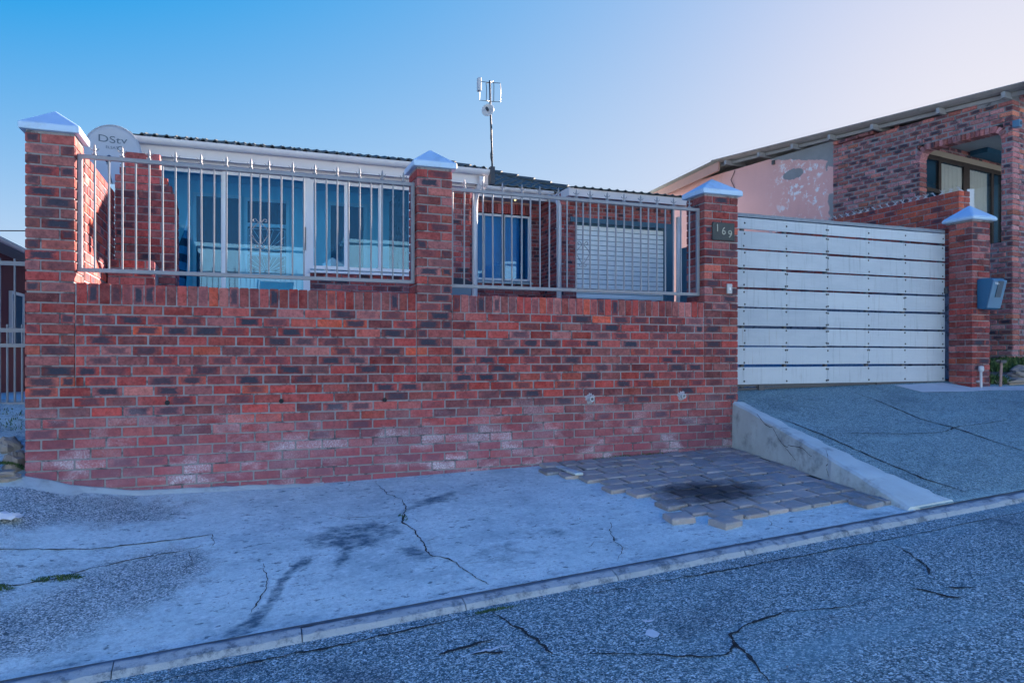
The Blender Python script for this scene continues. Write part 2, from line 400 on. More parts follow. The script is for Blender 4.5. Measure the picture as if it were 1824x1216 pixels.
PALE = simple('pale_plastic', (0.52, 0.55, 0.58), 0.5, 0.06, 4)
WOOD = simple('dark_window_wood', (0.05, 0.035, 0.03), 0.55, 0.3, 12)
CURT = simple('cream_curtain', (0.80, 0.76, 0.66), 0.85, 0.08, 5)
LINTEL = simple('lintel_paint', (0.42, 0.34, 0.27), 0.8, 0.1, 5)
RAFTER = simple('rafter_paint', (0.32, 0.33, 0.35), 0.8, 0.2, 8)
ASB = simple('fibre_cement_sheet', (0.40, 0.39, 0.38), 0.9, 0.22, 5, 0.4, 40, dirt=0.4, dirtcol=(0.12, 0.12, 0.115))
PINKW = simple('pink_wood', (0.55, 0.31, 0.25), 0.8, 0.12, 5)
MAROON = simple('maroon_plaster', (0.20, 0.05, 0.06), 0.9, 0.12, 3)
BOXM = simple('mailbox_plastic', (0.02, 0.12, 0.24), 0.4, 0.08, 5)
BOXF = simple('mailbox_flap', (0.08, 0.19, 0.32), 0.4, 0.08, 5)
PLATE = simple('slate_plate', (0.020, 0.032, 0.038), 0.5, 0.25, 18, 0.3, 60)
BRASS = simple('aged_numerals', (0.34, 0.35, 0.30), 0.45, 0.2, 20)
PIPEW = simple('white_pipe', (0.48, 0.51, 0.56), 0.4, 0.06, 5)
STAKEM = simple('rusty_stake', (0.34, 0.22, 0.20), 0.85, 0.3, 15, 0.3)
ROCKM = simple('pale_rock', (0.30, 0.27, 0.24), 0.9, 0.3, 6, 0.8, 18, dirt=0.4, dirtcol=(0.12, 0.11, 0.1))
MOSS = foliage_mat('moss', (0.03, 0.075, 0.02), (0.08, 0.15, 0.03))
LEAF = foliage_mat('weed_leaf', (0.035, 0.09, 0.03), (0.09, 0.16, 0.05))
CHAIRM = simple('chair_plastic', (0.04, 0.075, 0.12), 0.5, 0.05, 4)
BLUEBIN = simple('blue_bin_plastic', (0.03, 0.11, 0.20), 0.45, 0.1, 5)
STRIPE = simple('striped_canvas_dark', (0.02, 0.03, 0.05), 0.9, 0.1, 4)
STRIPE2 = simple('striped_canvas_blue', (0.06, 0.20, 0.30), 0.9, 0.1, 4)
BAG = simple('plastic_bag', (0.62, 0.66, 0.72), 0.4, 0.1, 12)
OPPW = simple('opposite_plaster', (0.56, 0.76, 0.88), 0.85, 0.05, 2)  # tinted blue so the warm sunlight it bounces turns neutral
CABLE = simple('black_cable', (0.03, 0.03, 0.035), 0.6, 0.1, 5)

# ------------------------------------------------------------------ building blocks
class MB:
    def __init__(s): s.v = []; s.f = []; s.mi = []; s.cur = 0
    def add(s, vs_, fs_):
        o = len(s.v); s.v += [tuple(v) for v in vs_]; s.f += [tuple(i + o for i in f) for f in fs_]; s.mi += [s.cur] * len(fs_)
        return s
    def box(s, x0, x1, y0, y1, z0, z1):
        v = [(x0, y0, z0), (x1, y0, z0), (x1, y1, z0), (x0, y1, z0), (x0, y0, z1), (x1, y0, z1), (x1, y1, z1), (x0, y1, z1)]
        return s.add(v, [(0, 3, 2, 1), (4, 5, 6, 7), (0, 1, 5, 4), (1, 2, 6, 5), (2, 3, 7, 6), (3, 0, 4, 7)])
    def tube(s, p0, p1, r, n=8, r1=None):
        p0, p1 = Vector(p0), Vector(p1); r1 = r if r1 is None else r1
        d = (p1 - p0).normalized()
        a = d.orthogonal().normalized(); b = d.cross(a)
        vs_ = []
        for p, rr in ((p0, r), (p1, r1)):
            for i in range(n):
                t = 2 * PI * i / n; vs_.append(p + a * math.cos(t) * rr + b * math.sin(t) * rr)
        fs_ = [(i, (i + 1) % n, n + (i + 1) % n, n + i) for i in range(n)] + [tuple(range(n - 1, -1, -1)), tuple(range(n, 2 * n))]
        return s.add(vs_, fs_)
    def path(s, pts, r, n=6):
        pts = [Vector(p) for p in pts]; vs_ = []; fs_ = []
        prev = None
        for i, p in enumerate(pts):
            d = (pts[min(i + 1, len(pts) - 1)] - pts[max(i - 1, 0)]).normalized()
            if prev is None: a = d.orthogonal().normalized()
            else: a = (prev - d * prev.dot(d)).normalized()
            prev = a; b = d.cross(a)
            for k in range(n):
                t = 2 * PI * k / n; vs_.append(p + a * math.cos(t) * r + b * math.sin(t) * r)
        for i in range(len(pts) - 1):
            for k in range(n):
                fs_.append((i * n + k, i * n + (k + 1) % n, (i + 1) * n + (k + 1) % n, (i + 1) * n + k))
        fs_ += [tuple(range(n - 1, -1, -1)), tuple(range((len(pts) - 1) * n, len(pts) * n))]
        return s.add(vs_, fs_)
    def prism(s, poly, axis, a, b):
        """poly: 2D points, extruded along axis x / y / z from a to b"""
        def P(u, v, w): return {'x': (w, u, v), 'y': (u, w, v), 'z': (u, v, w)}[axis]
        n = len(poly)
        vs_ = [P(u, v, a) for u, v in poly] + [P(u, v, b) for u, v in poly]
        fs_ = [(i, (i + 1) % n, n + (i + 1) % n, n + i) for i in range(n)] + [tuple(range(n - 1, -1, -1)), tuple(range(n, 2 * n))]
        return s.add(vs_, fs_)
    def lathe(s, prof, c=(0, 0, 0), n=12):
        vs_ = []; fs_ = []; m = len(prof)
        for i in range(n):
            t = 2 * PI * i / n
            for r, z in prof: vs_.append((c[0] + r * math.cos(t), c[1] + r * math.sin(t), c[2] + z))
        for i in range(n):
            j = (i + 1) % n
            for k in range(m - 1): fs_.append((i * m + k, j * m + k, j * m + k + 1, i * m + k + 1))
        return s.add(vs_, fs_)
    def mesh(s, name, mats, shift=(0, 0, 0), smooth=False, fix=True, bevel=0.0):
        me = bpy.data.meshes.new(name)
        me.from_pydata([(v[0] - shift[0], v[1] - shift[1], v[2] - shift[2]) for v in s.v], [], s.f)
        if not isinstance(mats, (list, tuple)): mats = [mats]
        for m in mats: me.materials.append(m)
        for p, mi in zip(me.polygons, s.mi): p.material_index = mi
        if fix or bevel:
            bm = bmesh.new(); bm.from_mesh(me)
            if bevel:
                bmesh.ops.bevel(bm, geom=[e for e in bm.edges], offset=bevel, segments=1, affect='EDGES')
            bmesh.ops.recalc_face_normals(bm, faces=bm.faces); bm.to_mesh(me); bm.free()
        if smooth:
            for p in me.polygons: p.use_smooth = True
        me.update()
        return me

SHIFT = {}
def BEDS(mb, t):
    for i in range(0, len(mb.v), 8):
        m2 = MB(); m2.add(mb.v[i:i + 8], [(0, 3, 2, 1), (4, 5, 6, 7), (0, 1, 5, 4), (1, 2, 6, 5), (2, 3, 7, 6), (3, 0, 4, 7)]); part('mortar_bed', m2, MORTAR, t)
def place(name, me, parent=None, loc=(0, 0, 0), rot=(0, 0, 0)):
    o = bpy.data.objects.new(name, me); COL.objects.link(o)
    o.location = loc; o.rotation_euler = rot
    if parent is not None: o.parent = parent
    return o
def thing(name, label, cat, loc=(0, 0, 0), rotz=0.0, group=None, local=False):
    o = bpy.data.objects.new(name, None); COL.objects.link(o)
    o.empty_display_size = 0.2
    o.location = loc; o.rotation_euler = (0, 0, rotz)
    if label: o['label'] = label
    if cat: o['category'] = cat
    if group: o['group'] = group
    # world coordinates are shifted to the base; a rotated thing is built in its own frame, heights absolute
    SHIFT[o.name] = (0, 0, loc[2]) if local else tuple(loc)
    return o
def structure(name, loc=(0, 0, 0)):
    o = thing(name, None, None, loc); o['kind'] = 'structure'; return o
def shift_of(t):
    if t is None: return (0, 0, 0)
    return SHIFT[t.name]
def part(name, mb, mat, t, smooth=False, bevel=0.0, label=None, fix=True):
    """a part of thing t, drawn in world (or the thing's frame) coordinates; sub-parts sit on a part with the same shift"""
    me = mb.mesh(name, mat, shift_of(t), smooth, fix, bevel)
    o = place(name, me, t)
    SHIFT[o.name] = (0, 0, 0) if False else shift_of(t)
    if label: o['label'] = label
    return o
def solo(name, mb, mat, label, cat, group=None, loc=(0, 0, 0), smooth=False, bevel=0.0, kind=None):
    o = place(name, mb.mesh(name, mat, loc, smooth, True, bevel), None, loc)
    if label: o['label'] = label
    if cat: o['category'] = cat
    if group: o['group'] = group
    if kind: o['kind'] = kind
    return o

# ------------------------------------------------------------------ bricks
def chamfer_box(lx, ly, lz, c, seed):
    """closed box with chamfered, slightly uneven edges, 44 triangles; returns verts, faces and local -1..1 coordinates"""
    r = random.Random(seed)
    hx, hy, hz = lx / 2, ly / 2, lz / 2
    vs_ = []; idx = {}
    for sx in (-1, 1):
        for sy in (-1, 1):
            for sz in (-1, 1):
                j = lambda: c * r.uniform(0.5, 1.6)
                a = (sx * hx, sy * (hy - j()), sz * (hz - j())); b = (sx * (hx - j()), sy * hy, sz * (hz - j())); d = (sx * (hx - j()), sy * (hy - j()), sz * hz)
                idx[(sx, sy, sz)] = (len(vs_), len(vs_) + 1, len(vs_) + 2); vs_ += [a, b, d]
    fs_ = []
    I = lambda sx, sy, sz, k: idx[(sx, sy, sz)][k]
    q4 = ((-1, -1), (1, -1), (1, 1), (-1, 1))
    for s in (-1, 1):
        fs_.append([I(s, a, b, 0) for a, b in q4]); fs_.append([I(a, s, b, 1) for a, b in q4]); fs_.append([I(a, b, s, 2) for a, b in q4])
    for a in (-1, 1):
        for b in (-1, 1):
            fs_.append([I(a, b, -1, 0), I(a, b, 1, 0), I(a, b, 1, 1), I(a, b, -1, 1)])
            fs_.append([I(a, -1, b, 0), I(a, 1, b, 0), I(a, 1, b, 2), I(a, -1, b, 2)])
            fs_.append([I(-1, a, b, 1), I(1, a, b, 1), I(1, a, b, 2), I(-1, a, b, 2)])
    for k, t in idx.items(): fs_.append(list(t))
    # orient outwards
    out = []
    for f in fs_:
        P = [Vector(vs_[i]) for i in f]
        n = (P[1] - P[0]).cross(P[2] - P[0]); ctr = sum(P, Vector()) / len(P)
        out.append(tuple(f) if n.dot(Vector((ctr.x / hx, ctr.y / hy, ctr.z / hz))) > 0 else tuple(reversed(f)))
    return vs_, out, [(v[0] / hx, v[1] / hy, v[2] / hz) for v in vs_]

BASES = {}
def brick_base(kind, ch=0.004):
    if (kind, ch) not in BASES:
        d = {'long': (0.222, 0.106, 0.073), 'short': (0.106, 0.106, 0.073), 'tall': (0.073, 0.106, 0.165), 'deep': (0.104, 0.237, 0.073)}[kind]
        BASES[(kind, ch)] = (d, [chamfer_box(*d, ch, i * 7 + 3) for i in range(4)])
    return BASES[(kind, ch)]
BMESH = {}
def brick_mesh(kind, var, mat, ch):
    k = (kind, var, mat.name, ch)
    if k not in BMESH:
        d, vars_ = brick_base(kind, ch); v, f, bl = vars_[var]
        me = bpy.data.meshes.new('brick'); me.from_pydata(v, [], f); me.materials.append(mat)
        a = me.attributes.new('bl', 'FLOAT_VECTOR', 'POINT')
        a.data.foreach_set('vector', [c for b in bl for c in b])
        me.update(); BMESH[k] = me
    return BMESH[k]

def tones(dark_p=0.25, bias=0.0):
    t = min(1, max(0, rnd.random() + bias))
    return (t, (rnd.uniform(0.55, 1.0) if rnd.random() < dark_p else rnd.choice((0.0, 0.0, 0.15, 0.4))), rnd.random(), 1.0)

def spec(c, dims, ang=0.0, tilt=0.0, col=None, dark=0.25):
    return (Vector(c), dims, ang, tilt, col or tones(dark))

def run(s0, s1, off, L, m):
    """brick ends along one course between s0 and s1 in running bond"""
    p = L + m; k = math.floor((s0 - off) / p); out = []
    while True:
        a = off + k * p; b = a + L
        if a >= s1: break
        a2, b2 = max(a, s0), min(b, s1)
        if b2 - a2 > 0.035: out.append((a2, b2))
        elif b2 > a2 and out and a2 > s0: out[-1] = (out[-1][0], b2)
        elif b2 > a2: pend = b2 - a2
        k += 1
    if out and out[0][0] > s0: out[0] = (s0, out[0][1])
    return out

def face_bricks(ox, oy, ang, z0, n, pitch, intervals, depth=0.106, L=0.220, m=0.012, dark=0.25, off0=0.0, jit=1.0, irregular=0.0, darkfn=None):
    """bricks of one wall face; s runs from (ox, oy) along ang, the wall body lies to the left of that direction"""
    d = Vector((math.cos(ang), math.sin(ang), 0)); nrm = Vector((-math.sin(ang), math.cos(ang), 0))
    out = []
    for i in range(n):
        za = z0 + i * pitch; zm = za + pitch / 2
        off = off0 + (0.5 * (L + m) if i % 2 else 0) + rnd.uniform(-0.008, 0.008) * jit
        for (a, b) in intervals(zm):
            for (u, v) in run(a, b, off, L, m):
                u += rnd.uniform(0, 0.002) * jit; v -= rnd.uniform(0, 0.002) * jit
                h = pitch - m - rnd.uniform(-0.0015, 0.0035) * jit
                out_ = rnd.uniform(-0.0018, 0.0018) * jit + rnd.uniform(-irregular, irregular)
                c = Vector((ox, oy, 0)) + d * ((u + v) / 2) + nrm * (depth / 2 + out_)
                c.z = zm + rnd.uniform(-0.001, 0.001) * jit
                dk = darkfn(c) if darkfn else dark
                out.append((c, (v - u, depth, h), ang + R(rnd.uniform(-0.35, 0.35)) * jit, R(rnd.uniform(-0.25, 0.25)) * jit, tones(dk)))
    return out

def lay(t, specs, mats, n_ind=300, name='brick', ch=0.004, rough=0.0):
    """the nearest bricks as single parts, the rest as one joined part"""
    sh = shift_of(t); M = Matrix.Translation(t.location) @ Matrix.Rotation(t.rotation_euler[2], 4, 'Z')
    fwd = Vector((math.sin(R(20.6)), math.cos(R(20.6)), 0)); rgt = Vector((math.cos(R(20.6)), -math.sin(R(20.6)), 0))
    def size(s):
        w = M @ (s[0] - Vector(sh)) - CAM
        Z = w.dot(fwd)
        if Z < 0.5: return 0
        u = 1280 * w.dot(rgt) / Z; v = 1280 * w.z / Z
        inside = -960 < u < 960 and -620 < v < 680
        return (1 if inside else 0.001) * s[1][0] * s[1][2] / (Z * Z)
    specs = sorted(specs, key=size, reverse=True)
    def kind_of(d):
        if d[2] > d[0] * 1.3: return 'tall'
        if d[1] > d[0] * 1.3: return 'deep'
        return 'long' if d[0] > 0.16 else 'short'
    for s in specs[:n_ind]:
        k = kind_of(s[1]); base = brick_base(k, ch)[0]
        o = bpy.data.objects.new(name, brick_mesh(k, rnd.randrange(4), mats[0], ch)); COL.objects.link(o)
        o.parent = t; o.location = s[0] - Vector(sh); o.rotation_euler = (0, s[3], s[2])
        o.scale = (s[1][0] / base[0], s[1][1] / base[1], s[1][2] / base[2]); o.color = s[4]
    rest = specs[n_ind:]
    if rest:
        V = []; Fc = []; BL = []; BC = []
        for s in rest:
            k = kind_of(s[1]); base, vars_ = brick_base(k, ch); v, f, bl = vars_[rnd.randrange(4)]
            ca, sa = math.cos(s[2]), math.sin(s[2]); ct, st_ = math.cos(s[3]), math.sin(s[3]); o = len(V)
            k3 = (s[1][0] / base[0], s[1][1] / base[1], s[1][2] / base[2]); cx, cy, cz = s[0] - Vector(sh)
            for p in v:
                x, y, z = p[0] * k3[0], p[1] * k3[1], p[2] * k3[2]
                x, z = x * ct + z * st_, -x * st_ + z * ct
                V.append((cx + x * ca - y * sa, cy + x * sa + y * ca, cz + z))
            Fc += [tuple(i + o for i in q) for q in f]; BL += bl; BC += [s[4]] * len(v)
        me = bpy.data.meshes.new('brickwork'); me.from_pydata(V, [], Fc); me.materials.append(mats[1])
        a = me.attributes.new('bl', 'FLOAT_VECTOR', 'POINT'); a.data.foreach_set('vector', [c for b in BL for c in b])
        a = me.attributes.new('bc', 'FLOAT_COLOR', 'POINT'); a.data.foreach_set('color', [c for b in BC for c in b])
        me.update()
        o = place('brickwork', me, t); o['kind'] = 'stuff'

# ------------------------------------------------------------------ ground shapes
def interp(pts, x):
    if x <= pts[0][0]: return pts[0][1]
    for (a, b), (c, d) in zip(pts, pts[1:]):
        if x <= c: return b + (d - b) * (x - a) / (c - a)
    return pts[-1][1]
ZW = [(-8, 0.75), (-2.2, 0.62), (-1.6, 0.57), (-1.3, 0.48), (-0.84, 0.405), (0.57, 0.385), (2.78, 0.43), (5.3, 0.49)]
def zk(x): return 0.0787 + 0.0617 * x
def zslab(x, y):
    f = min(1, max(0, (y + 2.66) / 2.66))
    z = zk(x) + (interp(ZW, x) - zk(x)) * f
    return z + 0.006 * math.sin(x * 2.1 + 1) * math.sin(y * 2.7) * (1 - abs(2 * f - 1))
def zdrive(x, y):
    if y < 0.3:
        f = max(0, (y + 2.73) / 3.03) ** 0.92
        zg = 1.076 + 0.0215 * (x - 5.3)
        return zk(x) + (zg - zk(x)) * f
    return 1.076 + 0.0215 * (x - 5.3) + (y - 0.3) * 0.17
def zroad(x, y): return zk(x) - 0.045 + 0.006 * (y + 2.9)
def edge_x(y): return 5.22 + 0.169 * y            # outer face of the ramp wall

def sheet(name, x0, x1, y0, y1, nx, ny, fn, mat, attrs=None, xfn=None):
    V = []; Fc = []
    for j in range(ny + 1):
        y = y0 + (y1 - y0) * j / ny
        a, b = (x0, x1) if xfn is None else xfn(y)
        for i in range(nx + 1):
            x = a + (b - a) * i / nx
            V.append((x, y, fn(x, y)))
    for j in range(ny):
        for i in range(nx):
            k = j * (nx + 1) + i; Fc.append((k, k + 1, k + nx + 2, k + nx + 1))
    me = bpy.data.meshes.new(name); me.from_pydata(V, [], Fc); me.materials.append(mat)
    if attrs:
        for an, af in attrs.items():
            at = me.attributes.new(an, 'FLOAT', 'POINT'); at.data.foreach_set('value', [af(v[0], v[1]) for v in V])
    for p in me.polygons: p.use_smooth = True
    me.update()
    o = place(name, me); o['kind'] = 'structure'
    SHIFT[o.name] = (0, 0, 0)
    return o

def seg_d(px, py, pts):
    best = 9e9
    for (ax, ay), (bx, by) in zip(pts, pts[1:]):
        dx, dy = bx - ax, by - ay; t = max(0, min(1, ((px - ax) * dx + (py - ay) * dy) / (dx * dx + dy * dy + 1e-9)))
        best = min(best, math.hypot(px - ax - t * dx, py - ay - t * dy))
    return best
def blob(x, y, cx, cy, rx, ry, amp=1.0):
    return amp * math.exp(-(((x - cx) / rx) ** 2 + ((y - cy) / ry) ** 2))
def agg_f(x, y):
    a = blob(x, y, -1.15, -0.45, 0.85, 0.38) + blob(x, y, -0.75, -1.85, 0.55, 0.42, 0.75) + blob(x, y, -0.42, -1.55, 0.25, 0.3, 0.5) + blob(x, y, -1.2, -2.3, 0.5, 0.3, 0.5)
    a += 0.75 * max(0, min(1, (-1.2 - x) / 0.6))
    a += 0.34 * max(0, min(1, (0.45 - x) / 1.0)) * (1 if y < -1.2 else 0.5)
    return min(1, a) * 0.9
STREAK = [(-0.04, -2.69), (0.06, -2.56), (0.15, -2.39), (0.22, -2.14), (0.30, -1.95), (0.40, -1.84)]
def dark_f(x, y):
    d = blob(x, y, 0.66, -1.5, 0.34, 0.34, 0.75) + blob(x, y, 0.95, -1.45, 0.3, 0.25, 0.5) + blob(x, y, 1.62, -2.2, 0.4, 0.3, 0.5) + blob(x, y, 1.12, -1.95, 0.14, 0.2, 0.7)
    d += blob(x, y, 1.5, -0.85, 0.38, 0.16, 0.6) + blob(x, y, 2.15, -1.85, 0.35, 0.3, 0.45) + blob(x, y, 0.1, -0.05, 1.4, 0.08, 0.5) + blob(x, y, -1.22, -2.25, 0.22, 0.3, 1.0)
    d += 0.95 * math.exp(-(seg_d(x, y, STREAK) / 0.045) ** 2) + 0.55 * math.exp(-(seg_d(x, y, [(0.5, -2.2), (0.62, -1.9), (0.7, -1.7)]) / 0.04) ** 2)
    d += 0.5 * math.exp(-(seg_d(x, y, [(1.1, -1.15), (1.6, -0.75), (2.1, -0.45)]) / 0.06) ** 2)
    d += 0.45 * math.exp(-((y + 2.66) / 0.07) ** 2)
    return min(1.2, d)

def zfar(x, y):
    return 0.055 * x - 0.75
ground = sheet('ground', -160, 200, -120, 260, 24, 24, zfar, GROUND)
road = sheet('road', -40, 60, -10.2, -2.86, 100, 24, zroad, ASPHALT)
pavement = sheet('pavement', -8, 5.3, -2.728, 0.06, 330, 68, zslab, PAVE, {'agg': agg_f, 'dark': dark_f}, xfn=lambda y: (-8, edge_x(y) + 0.05))
def rise(x, y): return 0.57 + 0.05 * max(0, -1.63 - x) + max(0, y) * 0.335
side_ground = sheet('rough_ground', -9, -1.64, 0.0, 1.6, 60, 20, lambda x, y: rise(x, y) + 0.03 * noise.noise((x * 3, y * 3, 0)) * min(1, y * 3), PAVE, {'agg': lambda x, y: 0.5, 'dark': lambda x, y: 0.35 + 0.4 * noise.noise((x * 2, y * 2, 3))})
left_yard = sheet('left_yard', -14, -1.64, 1.6, 16, 12, 12, lambda x, y: 1.08 - 0.03 * (y - 1.6), CONC)
driveway = sheet('driveway', 5.2, 40, -2.72, 0.75, 200, 40, zdrive, DRIVE, xfn=lambda y: (edge_x(min(y, 0)) + 0.10, 40))
yard = sheet('yard', -1.3, 5.25, 0.2, 8.7, 8, 8, lambda x, y: 2.0 + 0.05 * max(0, y - 4), CONC)
inner_drive = sheet('inner_driveway', 5.25, 9.7, 0.75, 8.7, 20, 20, zdrive, DRIVE)
verge = sheet('verge', 9.7, 40, 0.75, 14, 40, 20, lambda x, y: zdrive(x, min(y, 3)), SOIL)
opp = sheet('opposite_pavement', -40, 60, -13, -10.2, 50, 6, lambda x, y: zroad(x, y) + 0.12, CONC)

V = []; Fc = []
for i in range(25):
    x = 8.15 + 2.7 * i / 24; a = -0.02 + 0.05 * noise.noise((x * 2, 1, 0)) - 0.12 * (x - 8.15); b = 0.42 if x < 9.15 else 0.09
    if x > 9.55: b = 0.06 - 0.1 * (x - 9.55)
    for k in range(5):
        y = a + (b - a) * k / 4; V.append((x, y, zdrive(x, y) + 0.006))
for i in range(24):
    for k in range(4): q = i * 5 + k; Fc.append((q, q + 5, q + 6, q + 1))
mb_ = MB(); mb_.add(V, Fc); o_ = place('driveway_apron', mb_.mesh('driveway_apron', simple('smooth_cement', (0.50, 0.55, 0.60), 0.9, 0.2, 3, 0.4, 40, dirt=0.5, dirtcol=(0.2, 0.24, 0.28)), fix=False)); o_['kind'] = 'structure'

def ribbon(name, pts, w, fn, parent, mat=DIRT, lift=0.004, sub=10):
    """a crack as a thin ragged dirt-filled strip following the surface"""
    P = []
    for (a, b), (c, d) in zip(pts, pts[1:]):
        for k in range(sub):
            t = k / sub
            P.append((a + (c - a) * t, b + (d - b) * t))
    P.append(pts[-1])
    V = []; Fc = []
    for i, (x, y) in enumerate(P):
        j = min(i + 1, len(P) - 1); h = max(i - 1, 0)
        dx, dy = P[j][0] - P[h][0], P[j][1] - P[h][1]; L = math.hypot(dx, dy) + 1e-9
        nx, ny = -dy / L, dx / L
        o = 0.016 * noise.noise((x * 14, y * 14, 5)) + 0.010 * noise.noise((x * 45, y * 45, 2))
        ww = w * (0.30 + 1.2 * abs(noise.noise((x * 9, y * 9, 8))) + 0.7 * max(0, noise.noise((x * 31, y * 31, 3)))) * min(1, 0.25 + 3.0 * min(i, len(P) - 1 - i) / len(P))
        for s in (-1, 1):
            X, Y = x + nx * (o + s * ww), y + ny * (o + s * ww)
            V.append((X, Y, fn(X, Y) + lift))
    for i in range(len(P) - 1): Fc.append((2 * i, 2 * i + 1, 2 * i + 3, 2 * i + 2))
    me = bpy.data.meshes.new(name); me.from_pydata(V, [], Fc); me.materials.append(mat); me.update()
    return place(name, me, parent)

for pts, w in (([(1.15, -0.1), (1.19, -0.53), (1.27, -0.74), (1.25, -0.98), (1.2, -1.16), (1.15, -1.31), (1.17, -1.39), (1.2, -1.54), (1.19, -1.66), (1.2, -1.78), (1.18, -1.95), (1.2, -2.07), (1.29, -2.16), (1.31, -2.27), (1.34, -2.45), (1.38, -2.59), (1.40, -2.65)], 0.009),
               ([(2.62, -1.94), (2.52, -2.11), (2.44, -2.33), (2.43, -2.45), (2.28, -2.65)], 0.005), ([(3.71, -2.39), (3.64, -2.51), (3.65, -2.64)], 0.004),
               ([(-2.2, -1.25), (-1.48, -1.2), (-1.3, -1.18), (-1.0, -1.2), (-0.73, -1.17), (-0.41, -1.16), (-0.2, -1.13), (-0.18, -1.25), (-0.19, -1.36)], 0.008),
               ([(-0.19, -1.33), (-0.36, -1.38), (-0.67, -1.43), (-0.88, -1.5), (-1.07, -1.63), (-1.27, -1.67), (-1.8, -1.75)], 0.007),
               ([(0.13, -1.79), (0.15, -2.11), (0.12, -2.26), (0.07, -2.39), (0.04, -2.49)], 0.006),
               ([(1.15, -1.31), (1.08, -1.28), (1.0, -1.33)], 0.004), ([(1.31, -2.27), (1.5, -2.3), (1.62, -2.24)], 0.003), ([(-0.36, -1.38), (-0.3, -1.6), (-0.38, -1.8)], 0.003), ([(2.44, -2.33), (2.3, -2.28), (2.2, -2.35)], 0.003), ([(0.6, -0.9), (0.75, -1.05), (0.95, -1.1), (1.2, -1.16)], 0.004), ([(1.2, -1.78), (1.3, -1.74)], 0.004)):
    ribbon('crack', pts, w, zslab, pavement)
for pts, w in (([(7.21, 0.28), (7.13, -0.22), (6.91, -1.02), (6.97, -1.36), (6.94, -1.75), (6.94, -2.62)], 0.014),
               ([(5.6, -1.2), (5.79, -1.25), (6.43, -1.42), (6.7, -1.45), (7.05, -1.34), (7.51, -1.34), (7.93, -1.29)], 0.010),
               ([(5.36, -0.6), (5.38, -1.23), (5.36, -1.87), (5.38, -2.35), (5.49, -2.62)], 0.016), ([(6.24, -2.13), (6.3, -2.26)], 0.008)):
    ribbon('crack', pts, w, zdrive, driveway)
for pts, w in (([(1.32, -2.96), (1.34, -3.15), (1.38, -3.3), (1.39, -3.46), (1.4, -3.6)], 0.014), ([(1.32, -2.96), (0.75, -2.98), (0.46, -3.0), (0.24, -2.99), (-0.08, -3.0), (-0.45, -2.98)], 0.012),
               ([(1.44, -3.62), (1.63, -3.72), (1.81, -3.82), (1.98, -3.94), (2.11, -3.98), (2.21, -3.93), (2.27, -3.81), (2.45, -3.75), (2.7, -3.72), (2.99, -3.81), (3.27, -3.81)], 0.010),
               ([(1.76, -2.97), (2.39, -3.0), (2.86, -3.03), (3.3, -3.04), (3.77, -3.04), (4.14, -3.06), (6, -3.05)], 0.011), ([(4.11, -3.09), (4.03, -3.34), (3.89, -3.57), (3.76, -3.73)], 0.008),
               ([(3.5, -3.78), (3.55, -3.82), (3.58, -3.96), (3.62, -4.0)], 0.016), ([(3.68, -3.86), (3.82, -3.94)], 0.014), ([(2.27, -3.81), (2.21, -3.93), (2.2, -4.02), (2.1, -4.3)], 0.011), ([(1.05, -3.42), (1.21, -3.47)], 0.018), ([(0.9, -3.35), (1.2, -3.3)], 0.02)):
    ribbon('crack', pts, w, zroad, road)

LIME = simple('lime_splash', (0.66, 0.70, 0.74), 0.9, 0.2, 20)
for pts, w in (([(1.98, -3.46), (2.03, -3.49)], 0.03), ([(1.90, -3.62), (1.97, -3.64)], 0.035), ([(1.04, -3.40), (1.16, -3.42), (1.26, -3.41)], 0.016)):
    ribbon('lime_splash', pts, w, zroad, road, LIME)
gr_ = random.Random(5); V = []; Fc = []
for i in range(900):
    k = gr_.random()
    if k < 0.55: gx, gy = gr_.uniform(-2.5, 7), -2.88 - abs(gr_.gauss(0, 0.07)); gz = zroad(gx, gy)
    elif k < 0.8: gx, gy = gr_.uniform(-2.2, 4.6), gr_.uniform(-2.7, -0.02); gz = zslab(gx, gy)
    else: gx, gy = gr_.uniform(-2, 6), gr_.uniform(-5, -2.95); gz = zroad(gx, gy)
    if 2.7 < gx < 4.8 and gy > -2.45: continue
    r = gr_.uniform(0.002, 0.006) * (1.5 if gr_.random() < 0.1 else 1); o = len(V); a = gr_.uniform(0, 3)
    V += [(gx + r * math.cos(a + q * 1.571) * gr_.uniform(0.7, 1.3), gy + r * math.sin(a + q * 1.571), gz) for q in range(4)] + [(gx, gy, gz + r * gr_.uniform(0.7, 1.2))]
    Fc += [(o, o + 1, o + 4), (o + 1, o + 2, o + 4), (o + 2, o + 3, o + 4), (o + 3, o, o + 4)]
mb_ = MB(); mb_.add(V, Fc); o_ = place('loose_grit', mb_.mesh('loose_grit', simple('grit_stone', (0.20, 0.22, 0.24), 0.9, 0.6, 60), fix=False)); o_['kind'] = 'stuff'; o_['label'] = 'loose grit and small stones along the kerb and pavement'; o_['category'] = 'grit'

